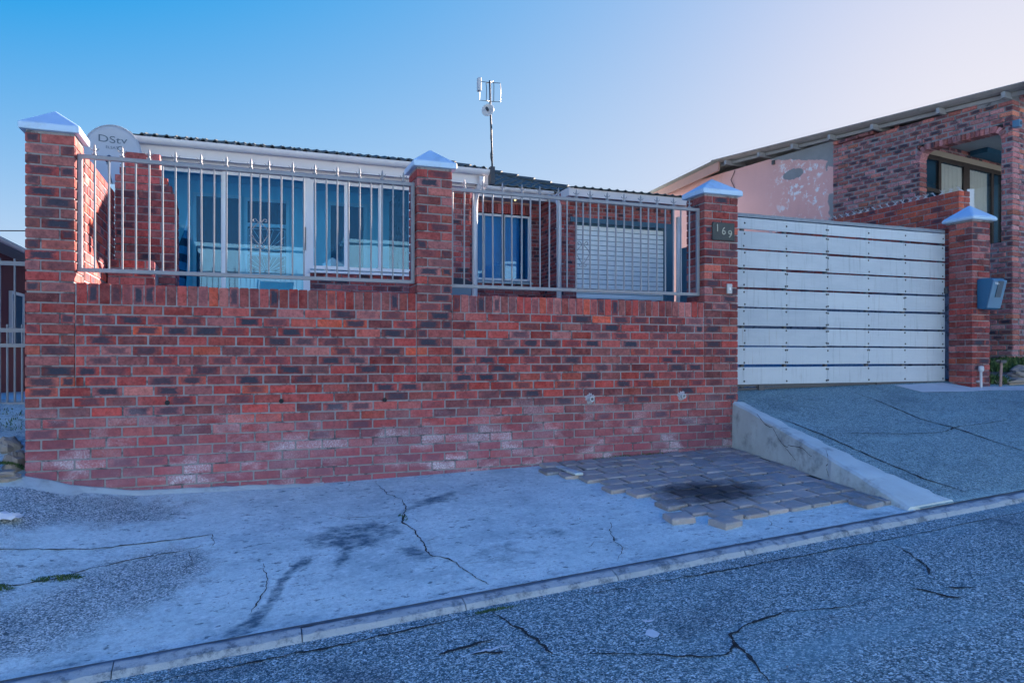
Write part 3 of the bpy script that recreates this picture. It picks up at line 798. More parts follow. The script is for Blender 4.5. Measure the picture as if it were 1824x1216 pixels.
# kerb: cast concrete lengths with a dirty gap behind them
kerb = structure('kerb', (0, -2.84, 0))
x = -7.0
while x < 22:
    L = rnd.uniform(0.88, 1.0); x1 = x + L - 0.006
    mb = MB(); N = 24; prof = [(-2.735, -0.006), (-2.775, 0.002), (-2.84, -0.014), (-2.865, -0.05), (-2.865, -0.2), (-2.735, -0.2)]
    jz = rnd.uniform(-0.003, 0.003); jy = rnd.uniform(-0.004, 0.004)
    V = []; Fc = []
    for i in range(N + 1):
        xx = x + (x1 - x) * i / N
        for (py, pz) in prof:
            k = 0.006 * noise.noise((xx * 7, py * 9, 1)) + 0.004 * noise.noise((xx * 25, py * 19, 4))
            V.append((xx, py + jy + k, zk(xx) + pz + jz + k))
    n = len(prof)
    for i in range(N):
        for k in range(n): Fc.append((i * n + k, i * n + (k + 1) % n, (i + 1) * n + (k + 1) % n, (i + 1) * n + k))
    Fc += [tuple(range(n)), tuple(range((N + 1) * n - 1, N * n - 1, -1))]
    mb.add(V, Fc); part('kerb_stone', mb, KERBM, kerb); x += L
gap = sheet('kerb_joint', -8, 22, -2.74, -2.69, 60, 1, lambda x, y: zk(x) - 0.006, simple('joint_grit', (0.17, 0.20, 0.24), 0.95, 0.5, 12))

# ------------------------------------------------------------------ front wall and pillars
PITCH = 0.085
ZB = 1.298
fw = thing('boundary_wall', 'long red brick boundary wall topped by upright coping bricks along the pavement', 'wall', (1.83, 0, 0.39))
sp = []
X0, X1 = -1.63, 5.30
P1, P2, P3 = (-1.63, -1.28), (1.57, 1.92), (4.846, 5.30)
def low_dark(c): return 0.08 if c.z < 1.05 else (0.30 if c.x > 0.2 else 0.2)
base = face_bricks(X0, 0, 0, ZB - 13 * PITCH, 13, PITCH, lambda z: [(0, X1 - X0)], darkfn=low_dark)
base = [s for s in base if s[0].z + 0.045 > interp(ZW, s[0].x) + 0.0]
sp += base
for (a, b) in ((P1[1] + 0.006, P2[0] - 0.006), (P2[1] + 0.006, P3[0] - 0.006)):
    sp += face_bricks(a, 0, 0, ZB, 8, PITCH, lambda z: [(0, b - a)], dark=0.44, off0=rnd.uniform(0, 0.1))
HOLES = [(-0.595, 1.153), (0.331, 1.147), (1.26, 1.137), (3.419, 1.102), (4.545, 1.11)]
lay(fw, sp, BR['street'])
for (a, b) in ((P1[1] + 0.006, P2[0] - 0.006), (P2[1] + 0.006, P3[0] - 0.006)):
    n = int(round((b - a) / 0.0832)); w = (b - a) / n; ss = []
    for i in range(n):
        h = 0.166 + rnd.uniform(-0.004, 0.005)
        ss.append(spec((a + (i + 0.5) * w, 0.053 + rnd.uniform(-0.003, 0.003), ZB + 8 * PITCH + 0.004 + h / 2), (w - 0.009 + rnd.uniform(-0.002, 0.001), 0.106, h), R(rnd.uniform(-0.5, 0.5)), R(rnd.uniform(-0.7, 0.7)), dark=0.22))
    lay(fw, ss, BR['street'], name='coping_brick')
mb = MB(); mb.box(X0 + 0.005, X1 - 0.005, 0.0075, 0.215, 0.0, ZB + 0.002)
mb.box(P1[1], P2[0], 0.0070, 0.214, ZB + 0.002, ZB + 8 * PITCH + 0.165); mb.box(P2[1], P3[0], 0.0070, 0.214, ZB + 0.002, ZB + 8 * PITCH + 0.165)
BEDS(mb, fw)
for i, (hx, hz) in enumerate(HOLES):
    if i < 3:
        mb = MB(); mb.lathe([(0.0, -0.0012), (0.013, -0.0016), (0.019, -0.0012), (0.021, 0.004)], n=14)
        o = part('weep_hole', mb, DIRT, None); o.parent = fw; o.rotation_euler = (R(90), 0, 0); o.location = (hx - 1.83, -0.004, hz - 0.39)  # dark disc on the face, its colour standing for the hole's shade
    else:
        mb = MB(); mb.lathe([(0.016, 0.05), (0.026, 0.052), (0.027, -0.04), (0.016, -0.04)], n=18)
        o = part('drain_pipe', mb, PIPEW, None); o.parent = fw; o.rotation_euler = (R(90), 0, 0); o.location = (hx - 1.83, -0.0, hz - 0.39)
        mb = MB(); V = [(0, -0.004, 0)]; n = 26
        for k in range(n):
            r = 0.058 + 0.03 * noise.noise((k * 0.7, i, 0)) + rnd.uniform(-0.012, 0.014); V.append((r * math.cos(2 * PI * k / n), 0.006, r * math.sin(2 * PI * k / n) + 0.006))
        for k in range(n):
            r = 0.036; V.append((r * math.cos(2 * PI * k / n), -0.010 + rnd.uniform(-0.003, 0.003), r * math.sin(2 * PI * k / n)))
        Fc = [(1 + k, 1 + (k + 1) % n, 1 + n + (k + 1) % n, 1 + n + k) for k in range(n)] + [(0, 1 + n + k, 1 + n + (k + 1) % n) for k in range(n)]
        mb.add(V, Fc); o2 = part('mortar_collar', mb, simple('splashed_mortar', (0.34, 0.34, 0.38), 0.95, 0.3, 30, 0.8, 60), None); o2.parent = fw; o2.location = (hx - 1.83, -0.001, hz - 0.39)
# one weep hole has a lime streak and loose mortar round it
def pillar_bricks(x0, y0, w, d, z0, n, pitch, dark=0.2):
    out = []
    for i in range(n):
        zc = z0 + (i + 0.5) * pitch; h = pitch - 0.0125
        A = i % 2 == 0
        if abs(w - 0.35) < 0.02:
            L, H = 0.237 * w / 0.35, 0.103 * w / 0.35
            rects = [(0, L, 0, H), (L + 0.01, w, 0, L), (w - L, w, L + 0.01, d), (0, H, H + 0.01, d)]
        else:
            rects = [(0, 0.222, 0, 0.106), (0.232, 0.454, 0, 0.106), (0, 0.106, 0.116, 0.35), (0.348, 0.454, 0.116, 0.35)] if A else \
                    [(0, 0.106, 0, 0.222), (0.116, 0.338, 0, 0.106), (0.348, 0.454, 0, 0.222), (0, 0.222, 0.232, 0.35), (0.232, 0.454, 0.232, 0.35)]
        for (a, b, c, e) in rects:
            if not A and abs(w - 0.35) < 0.02: a, b = w - b, w - a
            lx, ly = b - a - rnd.uniform(0, 0.003), e - c
            cx, cy = x0 + (a + b) / 2, y0 + (c + e) / 2 + rnd.uniform(-0.0015, 0.0015)
            j = R(rnd.uniform(-0.3, 0.3))
            out.append((Vector((cx, cy, zc + rnd.uniform(-0.001, 0.001))), (lx, ly, h - rnd.uniform(-0.001, 0.002)), j, R(rnd.uniform(-0.2, 0.2)), tones(dark)))
    return out

def pyramid_cap(t, x0, x1, y0, y1, zb, zs, za, apex_flat=0.006, rnd_=0.006):
    cx, cy = (x0 + x1) / 2, (y0 + y1) / 2
    mb = MB()
    V = [(x0, y0, zb), (x1, y0, zb), (x1, y1, zb), (x0, y1, zb), (x0, y0, zs), (x1, y0, zs), (x1, y1, zs), (x0, y1, zs), (cx, cy, za)]
    mb.add(V, [(0, 3, 2, 1), (0, 1, 5, 4), (1, 2, 6, 5), (2, 3, 7, 6), (3, 0, 4, 7), (4, 5, 8), (5, 6, 8), (6, 7, 8), (7, 4, 8)])
    part('cap', mb, CAPM, t, bevel=rnd_)
    mb = MB(); mb.box(x0 + 0.045, x1 - 0.045, y0 + 0.045, y1 - 0.045, zb - 0.022, zb + 0.006); part('mortar_bed', mb, MORTAR, t)

PZ = 3.352
for (xa, xb), lab in ((P1, 'tall red brick gate pillar with white cap at the left end of the wall'), (P2, 'red brick pillar with white pyramid cap between the two fence panels'), (P3, 'wide red brick pillar carrying the house number plate')):
    t = thing('brick_pillar', lab, 'pillar', ((xa + xb) / 2, 0.175, ZB), group='brick pillars with white caps')
    pitch = (PZ - ZB) / 24
    lay(t, pillar_bricks(xa, 0, xb - xa, 0.35, ZB, 24, pitch, 0.42 if xa > 4 else 0.36), BR['pillar'])
    mb = MB(); mb.box(xa + 0.010, xb - 0.010, 0.010, 0.340, ZB + 0.003, PZ - 0.004); part('mortar_bed', mb, MORTAR, t)
    pyramid_cap(t, xa - 0.04, xb + 0.04, -0.04, 0.39, PZ + 0.016, PZ + 0.07, 3.59)
t = thing('brick_pillar', 'red brick gate pillar with white cap carrying the blue mailbox', 'pillar', (9.37, 0.275, 1.05), group='brick pillars with white caps')
lay(t, pillar_bricks(9.195, 0.1, 0.345, 0.345, 1.02, 28, 0.0838, 0.42), BR['pillar'])
mb = MB(); mb.box(9.204, 9.531, 0.109, 0.436, 0.9, 3.362); part('mortar_bed', mb, MORTAR, t)
pyramid_cap(t, 9.13, 9.605, 0.035, 0.51, 3.385, 3.43, 3.625, rnd_=0.014)

# ------------------------------------------------------------------ iron fence panels
def spear_mesh():
    mb = MB()
    mb.lathe([(0.010, 0.0), (0.016, 0.004), (0.016, 0.012), (0.009, 0.018), (0.008, 0.035), (0.011, 0.045), (0.010, 0.060), (0.005, 0.085), (0.0005, 0.098)], n=8)
    for s in (-1, 1):
        mb.path([(s * 0.006, 0, 0.040), (s * 0.018, 0, 0.043), (s * 0.028, 0, 0.050), (s * 0.033, 0, 0.060)], 0.0038, 5)
        mb.path([(s * 0.006, 0, 0.006), (s * 0.018, 0, 0.010), (s * 0.021, 0, 0.018)], 0.0035, 5)
    return mb.mesh('spear_point', FENCE)
SPEAR = spear_mesh()
def scroll(mb, cx, y, z0, z1):
    """lyre scroll: two S curves mirrored about a bar"""
    H = z1 - z0
    for s in (-1, 1):
        pts = []
        for i in range(13):
            a = i / 12 * 1.7 * PI; r = 0.022 * (1 - i / 16)
            pts.append((cx + s * (0.030 + 0.022 - 0.0 + r * math.cos(PI - a) - 0.005), y, z1 - 0.03 + r * math.sin(PI - a) * 1.0))
        pts = pts[::-1]
        mid = [(0.010, 0.86), (0.020, 0.80), (0.050, 0.70), (0.072, 0.60), (0.078, 0.53), (0.070, 0.46), (0.050, 0.36), (0.036, 0.27), (0.018, 0.20), (0.006, 0.13)]
        pts += [(cx + s * a, y, z0 + H * b) for a, b in mid]
        for i in range(12):
            a = i / 11 * 1.6 * PI; r = 0.020 * (1 - i / 16)
            pts.append((cx + s * (0.028 + r * math.cos(PI + a)), y, z0 + 0.028 + r * math.sin(PI + a)))
        mb.path(pts, 0.0042, 5)
def fence(name, label, xa, xb, z0, z1, bars, spears, scx):
    t = thing(name, label, 'fence', ((xa + xb) / 2, 0.1, z0), group='iron fence panels on the wall')
    y = 0.1; w = 0.017
    for a, b, c, d in ((xa, xb, z0 - w, z0 + w), (xa, xb, z1 - w, z1 + w)):
        mb = MB(); mb.box(a, b, y - w, y + w, c, d); part('rail', mb, FENCE, t, bevel=0.003)
    for x in (xa, xb):
        mb = MB(); mb.box(x - w, x + w, y - w - 0.001, y + w + 0.001, z0 - w - 0.001, z1 + w + 0.001); part('end_post', mb, FENCE, t, bevel=0.003)
    me = None
    for i, x in enumerate(bars):
        if me is None:
            mb = MB(); mb.box(-0.0072, 0.0072, -0.0072, 0.0072, z0 + w, z1 - w); me = mb.mesh('bar', FENCE, (0, 0, z0), bevel=0.0015)
        b = place('bar', me, t, (x - (xa + xb) / 2, 0, 0), (0, R(rnd.uniform(-0.25, 0.25)), R(rnd.uniform(-3, 3))))
        if i in spears:
            place('spear_point', SPEAR, b, (0, 0, z1 + w - z0), (0, 0, 0))
    for x in scx:
        mb = MB(); scroll(mb, x, y - 0.002, z0 + 0.24, z0 + 0.53); part('scroll', mb, FENCE, t)
    return t
BL_ = [-1.154, -1.05, -0.949, -0.847, -0.744, -0.639, -0.538, -0.436, -0.332, -0.232, -0.13, -0.023, 0.076, 0.152, 0.229, 0.333, 0.434, 0.535, 0.636, 0.739, 0.834, 0.94, 1.045, 1.15, 1.252, 1.357, 1.458]
BRT = [2.072, 2.168, 2.272, 2.376, 2.479, 2.582, 2.687, 2.786, 2.892, 2.995, 3.1, 3.2, 3.305, 3.384, 3.47, 3.57, 3.677, 3.777, 3.881, 3.985, 4.089, 4.185, 4.292, 4.4, 4.505, 4.605, 4.714]
ev = set(range(0, 27, 2))
fence('fence_panel', 'grey iron fence panel with spear points in front of the sliding glass doors', -1.262, 1.552, 2.268, 3.213, BL_, ev, [0.152])
fence('fence_panel', 'grey iron fence panel with spear points in front of the roller shutter', 1.94, 4.826, 2.245, 3.20, BRT, ev, [3.384])

# ------------------------------------------------------------------ side wall and stepped brick stack behind the left pillar
t = thing('side_wall', 'brick side wall running back from the left pillar, upper part sunlit', 'wall', (-1.38, 1.1, 1.9))
lay(t, face_bricks(-1.27, 0.36, R(90), 1.86, 17, PITCH, lambda z: [(0, 1.55)], dark=0.3), BR['street'])
mb = MB(); mb.box(-1.49, -1.278, 0.352, 1.9, 1.0, 3.302); part('mortar_bed', mb, MORTAR, t)
t = thing('brick_stack', 'stepped red brick chimney breast beside the satellite dish', 'chimney', (-1.0, 2.05, 2.0))
def stack_iv(z):
    a, b = -1.27, -0.68
    if z > 3.42: a = -1.27 + 0
    if z > 3.50: a = -1.225
    if z > 3.585: a = -1.18
    if z > 3.32: b = -0.715
    if z > 3.40: b = -0.757
    if z > 3.49: b = -0.812
    if z > 3.60: b = -0.835
    return [(a + 1.4, b + 1.4)] if z < 3.75 else []
lay(t, face_bricks(-1.4, 1.9, 0, 2.0, 21, 0.0832, stack_iv, dark=0.28), BR['house'])
lay(t, [(s[0], s[1], s[2], s[3], s[4]) for s in face_bricks(-0.68, 2.012, R(90), 2.0, 15, 0.0832, lambda z: [(0, 0.34)], dark=0.3)], BR['house'])
mb = MB(); mb.box(-1.262, -0.688, 1.908, 2.35, 1.95, 3.24)
for z0, z1, a, b in ((3.24, 3.32, -1.262, -0.69), (3.32, 3.405, -1.262, -0.723), (3.405, 3.49, -1.262, -0.765), (3.49, 3.575, -1.217, -0.82), (3.575, 3.735, -1.172, -0.843)): mb.box(a, b, 1.909, 2.34, z0, z1)
BEDS(mb, t)
t = thing('brick_plinth', 'low brick plinth at the foot of the stepped brick stack', 'plinth', (-1.06, 1.55, 2.0))
lay(t, face_bricks(-1.26, 1.38, 0, 2.0, 6, 0.0872, lambda z: [(0, 0.42)], dark=0.3), BR['house'])
mb = MB(); mb.box(-1.255, -0.848, 1.388, 1.88, 1.95, 2.515); part('mortar_bed', mb, MORTAR, t)

# ------------------------------------------------------------------ the house behind the wall
H = thing('house', 'low brick house with glazed porch, tiled roof and roller shutter garage', 'house', (3.0, 6.0, 2.0))
def hp(name, mb, mat, **k): return part(name, mb, mat, H, **k)
hs = []
# porch: brick below the window, pier at its right end
hs += face_bricks(0.955, 4.3, 0, 2.03, 9, 0.086, lambda z: [(0, 1.54)], dark=0.3)
hs += face_bricks(2.495, 4.3, 0, 2.03, 27, 0.0852, lambda z: [(0, 0.95)], dark=0.3)
hs += face_bricks(3.445, 4.41, R(90), 2.03, 27, 0.0852, lambda z: [(0, 2.0)], dark=0.3)
# recess wall with window (x 4.877..6.234, z 3.26..4.76)
def rec_iv(z):
    if 3.24 < z < 5.02: return [(0, 1.35), (2.736, 2.98)]
    return [(0, 2.98)]
hs += face_bricks(3.5, 8.6, 0, 2.45, 33, 0.0852, rec_iv, dark=0.22)
for i in range(17):
    hs.append(spec((4.885 + 0.0845 * i, 8.653, 4.90), (0.075, 0.106, 0.215), dark=0.05))
# garage return wall and front
hs += face_bricks(6.48, 8.6, R(-90), 2.45, 31, 0.0852, lambda z: [(0, 1.1)], dark=0.3)
def gar_iv(z):
    if z > 4.58: return [(0.0, 2.88)]
    return [(0.0, 0.40)]
hs += face_bricks(6.48, 7.5, 0, 2.45, 30, 0.0852, gar_iv, dark=0.33)
lay(H, hs, BR['house'])
mb = MB()
mb.box(0.96, 2.495, 4.309, 4.5, 1.9, 2.80); mb.box(2.50, 3.437, 4.309, 6.4, 1.9, 4.33)
mb.box(3.45, 4.87, 8.609, 8.85, 2.2, 5.25); mb.box(6.24, 6.6, 8.609, 8.85, 2.2, 5.25); mb.box(4.87, 6.24, 8.609, 8.85, 2.2, 3.25); mb.box(4.87, 6.24, 8.609, 8.85, 5.0, 5.25)
mb.box(6.489, 6.87, 7.509, 8.6, 2.2, 5.0); mb.box(6.87, 9.35, 7.509, 7.7, 4.60, 5.0)
BEDS(mb, H)
mb = MB(); mb.box(-1.5, 3.4, 6.22, 6.4, 1.9, 4.5); back = hp('inner_wall', mb, ROOM)
mb = MB(); mb.box(-1.5, -1.38, 4.3, 6.22, 1.9, 4.4); hp('porch_side_wall', mb, ROOM)
mb = MB(); mb.box(-1.45, 3.4, 4.2, 6.22, 1.98, 2.055); hp('porch_floor', mb, CONC)
mb = MB(); mb.prism([(4.42, 4.28), (6.22, 4.46), (6.22, 4.52), (4.42, 4.34)], 'x', -1.45, 3.42); hp('porch_ceiling', mb, ROOMC)
# fascia and wall plate above the glazing
mb = MB(); mb.box(-1.45, 3.44, 4.02, 4.42, 4.2, 4.31); hp('wall_plate', mb, FASCIA)
mb = MB(); mb.box(-1.45, 3.60, 3.87, 3.90, 4.22, 4.44); hp('fascia', mb, FASCIA)
mb = MB(); mb.box(3.47, 3.61, 3.905, 8.0, 4.20, 4.43); hp('barge_board', mb, FASCIA)
# gutter along the porch, half round with brackets
def gutter(x0, x1, y, ztop, r, n=14):
    mb = MB(); V = []; Fc = []
    prof = []
    for i in range(n + 1):
        a = PI + PI * i / n; prof.append((y + r * math.cos(a), ztop + r * 1.05 * math.sin(a)))
    prof += [(y + r - 0.004, ztop)] + [(y + (r - 0.004) * math.cos(PI + PI * (n - i) / n), ztop + (r - 0.004) * 1.05 * math.sin(PI + PI * (n - i) / n)) for i in range(n + 1)]
    mb.prism(prof, 'x', x0, x1)
    o = hp('gutter', mb, GUTTER, smooth=False)
    k = x0 + 0.12
    while k < x1:
        m2 = MB(); pr = [(y + (r + 0.006) * math.cos(PI + PI * i / 10), ztop + (r + 0.006) * 1.05 * math.sin(PI + PI * i / 10)) for i in range(11)]
        pr2 = [(y + (r + 0.0008) * math.cos(PI + PI * (10 - i) / 10), ztop + (r + 0.0008) * 1.05 * math.sin(PI + PI * (10 - i) / 10)) for i in range(11)]
        m2.prism(pr + pr2, 'x', k, k + 0.022)
        part('gutter_bracket', m2, GUTTER, o); k += 0.86
    for xx in (x0, x1):
        m2 = MB(); m2.prism([(y + r * math.cos(PI + PI * i / 10), ztop + r * 1.05 * math.sin(PI + PI * i / 10)) for i in range(11)], 'x', xx - 0.004 if xx == x0 else xx, xx if xx == x0 else xx + 0.004)
        part('gutter_end', m2, GUTTER, o)
    return o
gutter(-1.42, 3.6, 3.795, 4.425, 0.072)
gutter(3.66, 6.54, 8.03, 5.235, 0.072)
# porch roof: rolled tiles laid on a shallow slope
for i in range(34):
    x0 = -1.42 + i * 0.148
    V = []; Fc = []; n = 8
    jz = rnd.uniform(-0.004, 0.004)
    for (yy, zz) in ((3.79, 4.452 + jz), (6.4, 4.80 + jz)):
        up = []
        for k in range(n + 1):
            u = k / n; a = u * 0.148
            h = 0.042 * math.sin(PI * min(1, u / 0.55)) if u < 0.55 else 0.0
            up.append((x0 + a, yy, zz + h))
        V += up + [(p[0], p[1], p[2] - 0.014) for p in reversed(up)]
    m_ = 2 * (n + 1)
    Fc = [(k, (k + 1) % m_, m_ + (k + 1) % m_, m_ + k) for k in range(m_)] + [tuple(range(m_ - 1, -1, -1)), tuple(range(m_, 2 * m_))]
    mb = MB(); mb.add(V, Fc); hp('roof_tile', mb, TILE)
mb = MB(); mb.prism([(3.88, 4.425), (6.4, 4.765), (6.4, 4.78), (3.88, 4.44)], 'x', -1.44, 3.6); hp('roof_deck', mb, RAFTER)
# sliding doors and window
def frame_rect(x0, x1, z0, z1, y, w=0.045, d=0.05, name='window_frame'):
    mb = MB(); mb.box(x0, x0 + w, y, y + d, z0, z1); mb.box(x1 - w, x1, y, y + d, z0, z1); mb.box(x0 + w, x1 - w, y + 0.001, y + d - 0.001, z0, z0 + w); mb.box(x0 + w, x1 - w, y + 0.001, y + d - 0.001, z1 - w, z1)
    return mb
def glazed(name, x0, x1, z0, z1, y, glass=GLASS, w=0.045, mat=WHITE):
    f = hp(name, frame_rect(x0, x1, z0, z1, y, w), mat)
    mb = MB(); mb.box(x0 + w * 0.6, x1 - w * 0.6, y + 0.018, y + 0.024, z0 + w * 0.6, z1 - w * 0.6)
    part('pane', mb, glass, f)
    return f
glazed('sliding_door', -1.30, -0.235, 2.06, 4.19, 4.34)
d2 = glazed('sliding_door', -0.262, 0.90, 2.06, 4.19, 4.295)
mb = MB(); mb.box(0.862, 0.885, 4.262, 4.294, 3.12, 3.46); part('door_handle', mb, STEEL, d2, bevel=0.004)
for a, b in ((0.95, 1.50), (1.46, 2.02), (1.98, 2.495)): glazed('porch_window', a, b, 2.85, 4.185, 4.30 + (0.03 if a > 1.2 and a < 1.7 else 0), w=0.05)
mb = MB(); mb.box(0.90, 0.95, 4.29, 4.40, 2.05, 4.195); hp('door_post', mb, WHITE)
mb = MB(); mb.prism([(4.20, 2.815), (4.36, 2.845), (4.36, 2.79), (4.20, 2.785)], 'x', 0.94, 2.5); hp('window_sill', mb, WHITE)
# room behind the glass: inner window with sunburst burglar bars, doorway, ceiling line
mb = MB(); mb.box(-0.70, -0.03, 6.205, 6.219, 2.06, 4.2); dd = hp('doorway', mb, DARKIN)
part('door_frame', frame_rect(-0.76, 0.0, 2.06, 4.25, 6.16, 0.055, 0.04), WHITE, dd)
iw = hp('inner_window', frame_rect(0.04, 0.76, 2.9, 4.22, 6.14, 0.05, 0.07), WHITE)
mb = MB(); mb.box(0.09, 0.71, 6.203, 6.2185, 2.95, 4.17); part('dark_pane', mb, DARKIN, iw)
mb = MB(); mb.box(0.0905, 0.7095, 6.145, 6.195, 3.74, 3.80); mb.box(0.0905, 0.7095, 6.146, 6.195, 3.26, 3.31); part('transom', mb, WHITE, iw)
for zc, zt in ((3.34, 3.70), (2.97, 3.24)):
    mb = MB(); cx = 0.4
    for k in range(11):
        a = PI * (k + 0.5) / 11; r0, r1 = 0.05, 0.42
        ex = max(0.11, min(0.69, cx + r1 * math.cos(a))); rr = abs((ex - cx) / math.cos(a)) if abs(math.cos(a)) > 0.05 else r1
        rr = min(rr, (zt - zc) / max(0.05, math.sin(a)))
        mb.tube((cx + r0 * math.cos(a), 6.13, zc + r0 * math.sin(a)), (cx + rr * math.cos(a), 6.13, zc + rr * math.sin(a)), 0.005, 5)
    mb.path([(cx + 0.05 * math.cos(PI * k / 8), 6.13, zc + 0.05 * math.sin(PI * k / 8)) for k in range(9)], 0.006, 5)
    mb.tube((0.11, 6.13, zc), (0.69, 6.13, zc), 0.007, 5); mb.tube((0.11, 6.13, zt), (0.69, 6.13, zt), 0.007, 5); mb.tube((0.11, 6.13, zc), (0.11, 6.13, zt), 0.007, 5); mb.tube((0.69, 6.13, zc), (0.69, 6.13, zt), 0.007, 5)
    part('burglar_bars', mb, WHITE, iw)
mb = MB(); mb.box(1.46, 2.03, 6.205, 6.219, 2.06, 4.2); dd = hp('doorway', mb, DARKIN)
part('door_frame', frame_rect(1.40, 2.10, 2.06, 4.26, 6.16, 0.06, 0.04), WHITE, dd)
# downpipes
mb = MB(); mb.path([(3.47, 3.80, 4.33), (3.47, 3.82, 4.24), (3.46, 4.0, 4.13), (3.50, 4.22, 4.05), (3.50, 4.24, 3.9), (3.50, 4.24, 2.0)], 0.045, 10); hp('downpipe', mb, GUTTER, smooth=True)
mb = MB(); mb.path([(6.44, 8.03, 5.14), (6.44, 7.98, 5.05), (6.42, 7.5, 4.92), (6.42, 7.42, 4.8), (6.42, 7.42, 2.2)], 0.055, 10); dp = hp('downpipe', mb, GUTTER, smooth=True)
for z in (3.54, 4.3):
    mb = MB(); mb.box(6.36, 6.52, 7.40, 7.5, z, z + 0.02); part('pipe_clip', mb, GALV, dp)
mb = MB(); mb.path([(9.43, 7.40, 4.75), (9.43, 7.40, 2.2)], 0.055, 10); hp('downpipe', mb, GUTTER, smooth=True)
# recess window
for a, b in ((4.885, 5.12), (5.09, 5.60), (5.57, 6.225)): glazed('recess_window', a, b, 3.27, 4.765, 8.62, w=0.045)
mb = MB(); mb.box(4.88, 6.23, 8.80, 8.82, 3.26, 4.78); hp('window_blind', mb, BLIND)
mb = MB(); mb.box(6.02, 6.17, 8.77, 8.79, 3.3, 4.73); hp('curtain_edge', mb, DARKIN)
mb = MB(); mb.prism([(8.50, 3.225), (8.66, 3.262), (8.66, 3.20), (8.50, 3.19)], 'x', 4.85, 6.26); hp('window_sill', mb, CONC)
# eaves of the main roof
mb = MB(); mb.box(3.62, 6.62, 8.11, 8.14, 5.03, 5.25); hp('fascia', mb, FASCIA)
mb = MB(); mb.box(3.5, 6.62, 8.14, 8.85, 5.055, 5.075); sf = hp('soffit', mb, RAFTER)
mb = MB(); mb.box(3.5, 6.2, 8.56, 8.6, 5.02, 5.052); part('soffit_trim', mb, PINKW, sf)
lamp_m, n_, l_, b_ = new_mat('lit_bulb'); b_.inputs['Emission Color'].default_value = (1.0, 0.72, 0.25, 1); b_.inputs['Emission Strength'].default_value = 0.35; b_.inputs['Base Color'].default_value = (0.8, 0.7, 0.5, 1)
mb = MB(); mb.lathe([(0.0, -0.020), (0.014, -0.015), (0.020, 0.0), (0.020, 0.012)], (5.74, 8.30, 5.046), 12); hp('soffit_lamp', mb, lamp_m)
# garage: shutter of slats, teal frame, boxed fascia
sl_me = None
for i in range(20):
    z = 2.40 + i * 0.108
    if z > 4.44: break
    mb = MB(); mb.prism([(7.600, z + 0.004), (7.592, z + 0.008), (7.588, z + 0.05), (7.592, z + 0.094), (7.600, z + 0.098), (7.61, z + 0.098), (7.61, z + 0.004)], 'x', 6.885, 9.14); hp('shutter_slat', mb, SLAT)
mb = MB(); mb.box(6.89, 9.135, 7.612, 7.625, 2.3, 4.5); hp('shutter_backing', mb, TEAL)
mb = MB(); mb.box(6.72, 9.29, 7.46, 7.62, 4.486, 4.592); hp('lintel', mb, TEAL)
mb = MB(); mb.box(9.145, 9.36, 7.47, 7.65, 2.2, 4.484); mb.box(9.292, 9.36, 7.471, 7.65, 4.484, 4.99); hp('door_jamb', mb, TEAL)
mb = MB(); mb.box(9.44, 9.54, 6.9, 7.45, 2.2, 4.02); hp('side_panel', mb, TEAL)
mb = MB(); mb.box(6.50, 6.62, 7.10, 8.11, 4.965, 5.135); mb.box(6.62, 9.62, 7.10, 7.13, 4.965, 5.125); hp('fascia', mb, FASCIA)
mb = MB(); mb.box(6.62, 9.6, 7.13, 7.5, 4.992, 5.01); hp('soffit', mb, RAFTER)
# tiled main roof: stepped courses with rolls, hipped at the right; and the low garage roof
def tiled(name, x0f, x1f, y0, z0, slope, rows, drow=0.30, droll=0.20):
    V = []; Fc = []
    for r in range(rows):
        ya, yb = y0 + r * drow, y0 + (r + 1) * drow + 0.03
        za, zb = z0 + r * drow * slope + 0.02, z0 + (r + 1) * drow * slope + 0.004
        xa, xb = x0f(ya), x1f(ya + drow)
        n = max(2, int((xb - xa) / (droll / 4)))
        o = len(V)
        for i in range(n + 1):
            x = xa + (xb - xa) * i / n
            h = 0.028 * max(0, math.sin(2 * PI * x / droll)) + 0.004 * noise.noise((x * 5, r, 0))
            V += [(x, ya, za + h - 0.025), (x, ya, za + h), (x, yb, zb + h)]
        for i in range(n):
            k = o + 3 * i; Fc += [(k, k + 3, k + 4, k + 1), (k + 1, k + 4, k + 5, k + 2)]
    mb = MB(); mb.add(V, Fc); o = hp(name, mb, TILE, fix=False); o['kind'] = 'stuff'
    return o
mb = MB(); mb.box(-1.9, 6.45, 8.86, 19.5, 1.5, 5.22); hp('main_shade_block', mb, ROOMC)  # unseen house body, added and lengthened to keep sun off the left neighbour
mb = MB(); mb.add([(-2.3, 10.7, 6.37), (4.65, 10.7, 6.37), (7.0, 19.9, 5.2), (-2.3, 19.9, 5.2), (-2.0, 8.0, 5.23), (-2.0, 10.7, 6.04)], [(0, 1, 2, 3)]); hp('back_roof', mb, TILE, fix=False)
tiled('roof_tiles', lambda y: -2.0, lambda y: 7.35 - (y - 8.0) * 1.0, 7.98, 5.265, 0.42, 9)
mb = MB(); mb.add([(-2, 8.0, 5.24), (7.35, 8.0, 5.24), (4.65, 10.7, 6.36), (-2, 10.7, 6.36)], [(0, 1, 2, 3)]); hp('roof_deck', mb, RAFTER, fix=False)
mb = MB()
for i in range(9):
    a = (7.35 - i * 0.3, 8.0 + i * 0.3, 5.30 + i * 0.126); b = (7.35 - (i + 1) * 0.3 - 0.03, 8.0 + (i + 1) * 0.3 + 0.03, 5.29 + (i + 1) * 0.126)
    mb.tube(a, b, 0.075, 8, 0.06)
hp('hip_tile', mb, TILE)
tiled('roof_tiles', lambda y: 6.55, lambda y: 9.66, 7.06, 5.135, 0.085, 8)
mb = MB(); mb.box(6.6, 9.6, 7.14, 9.4, 5.02, 5.10); hp('roof_deck', mb, RAFTER)

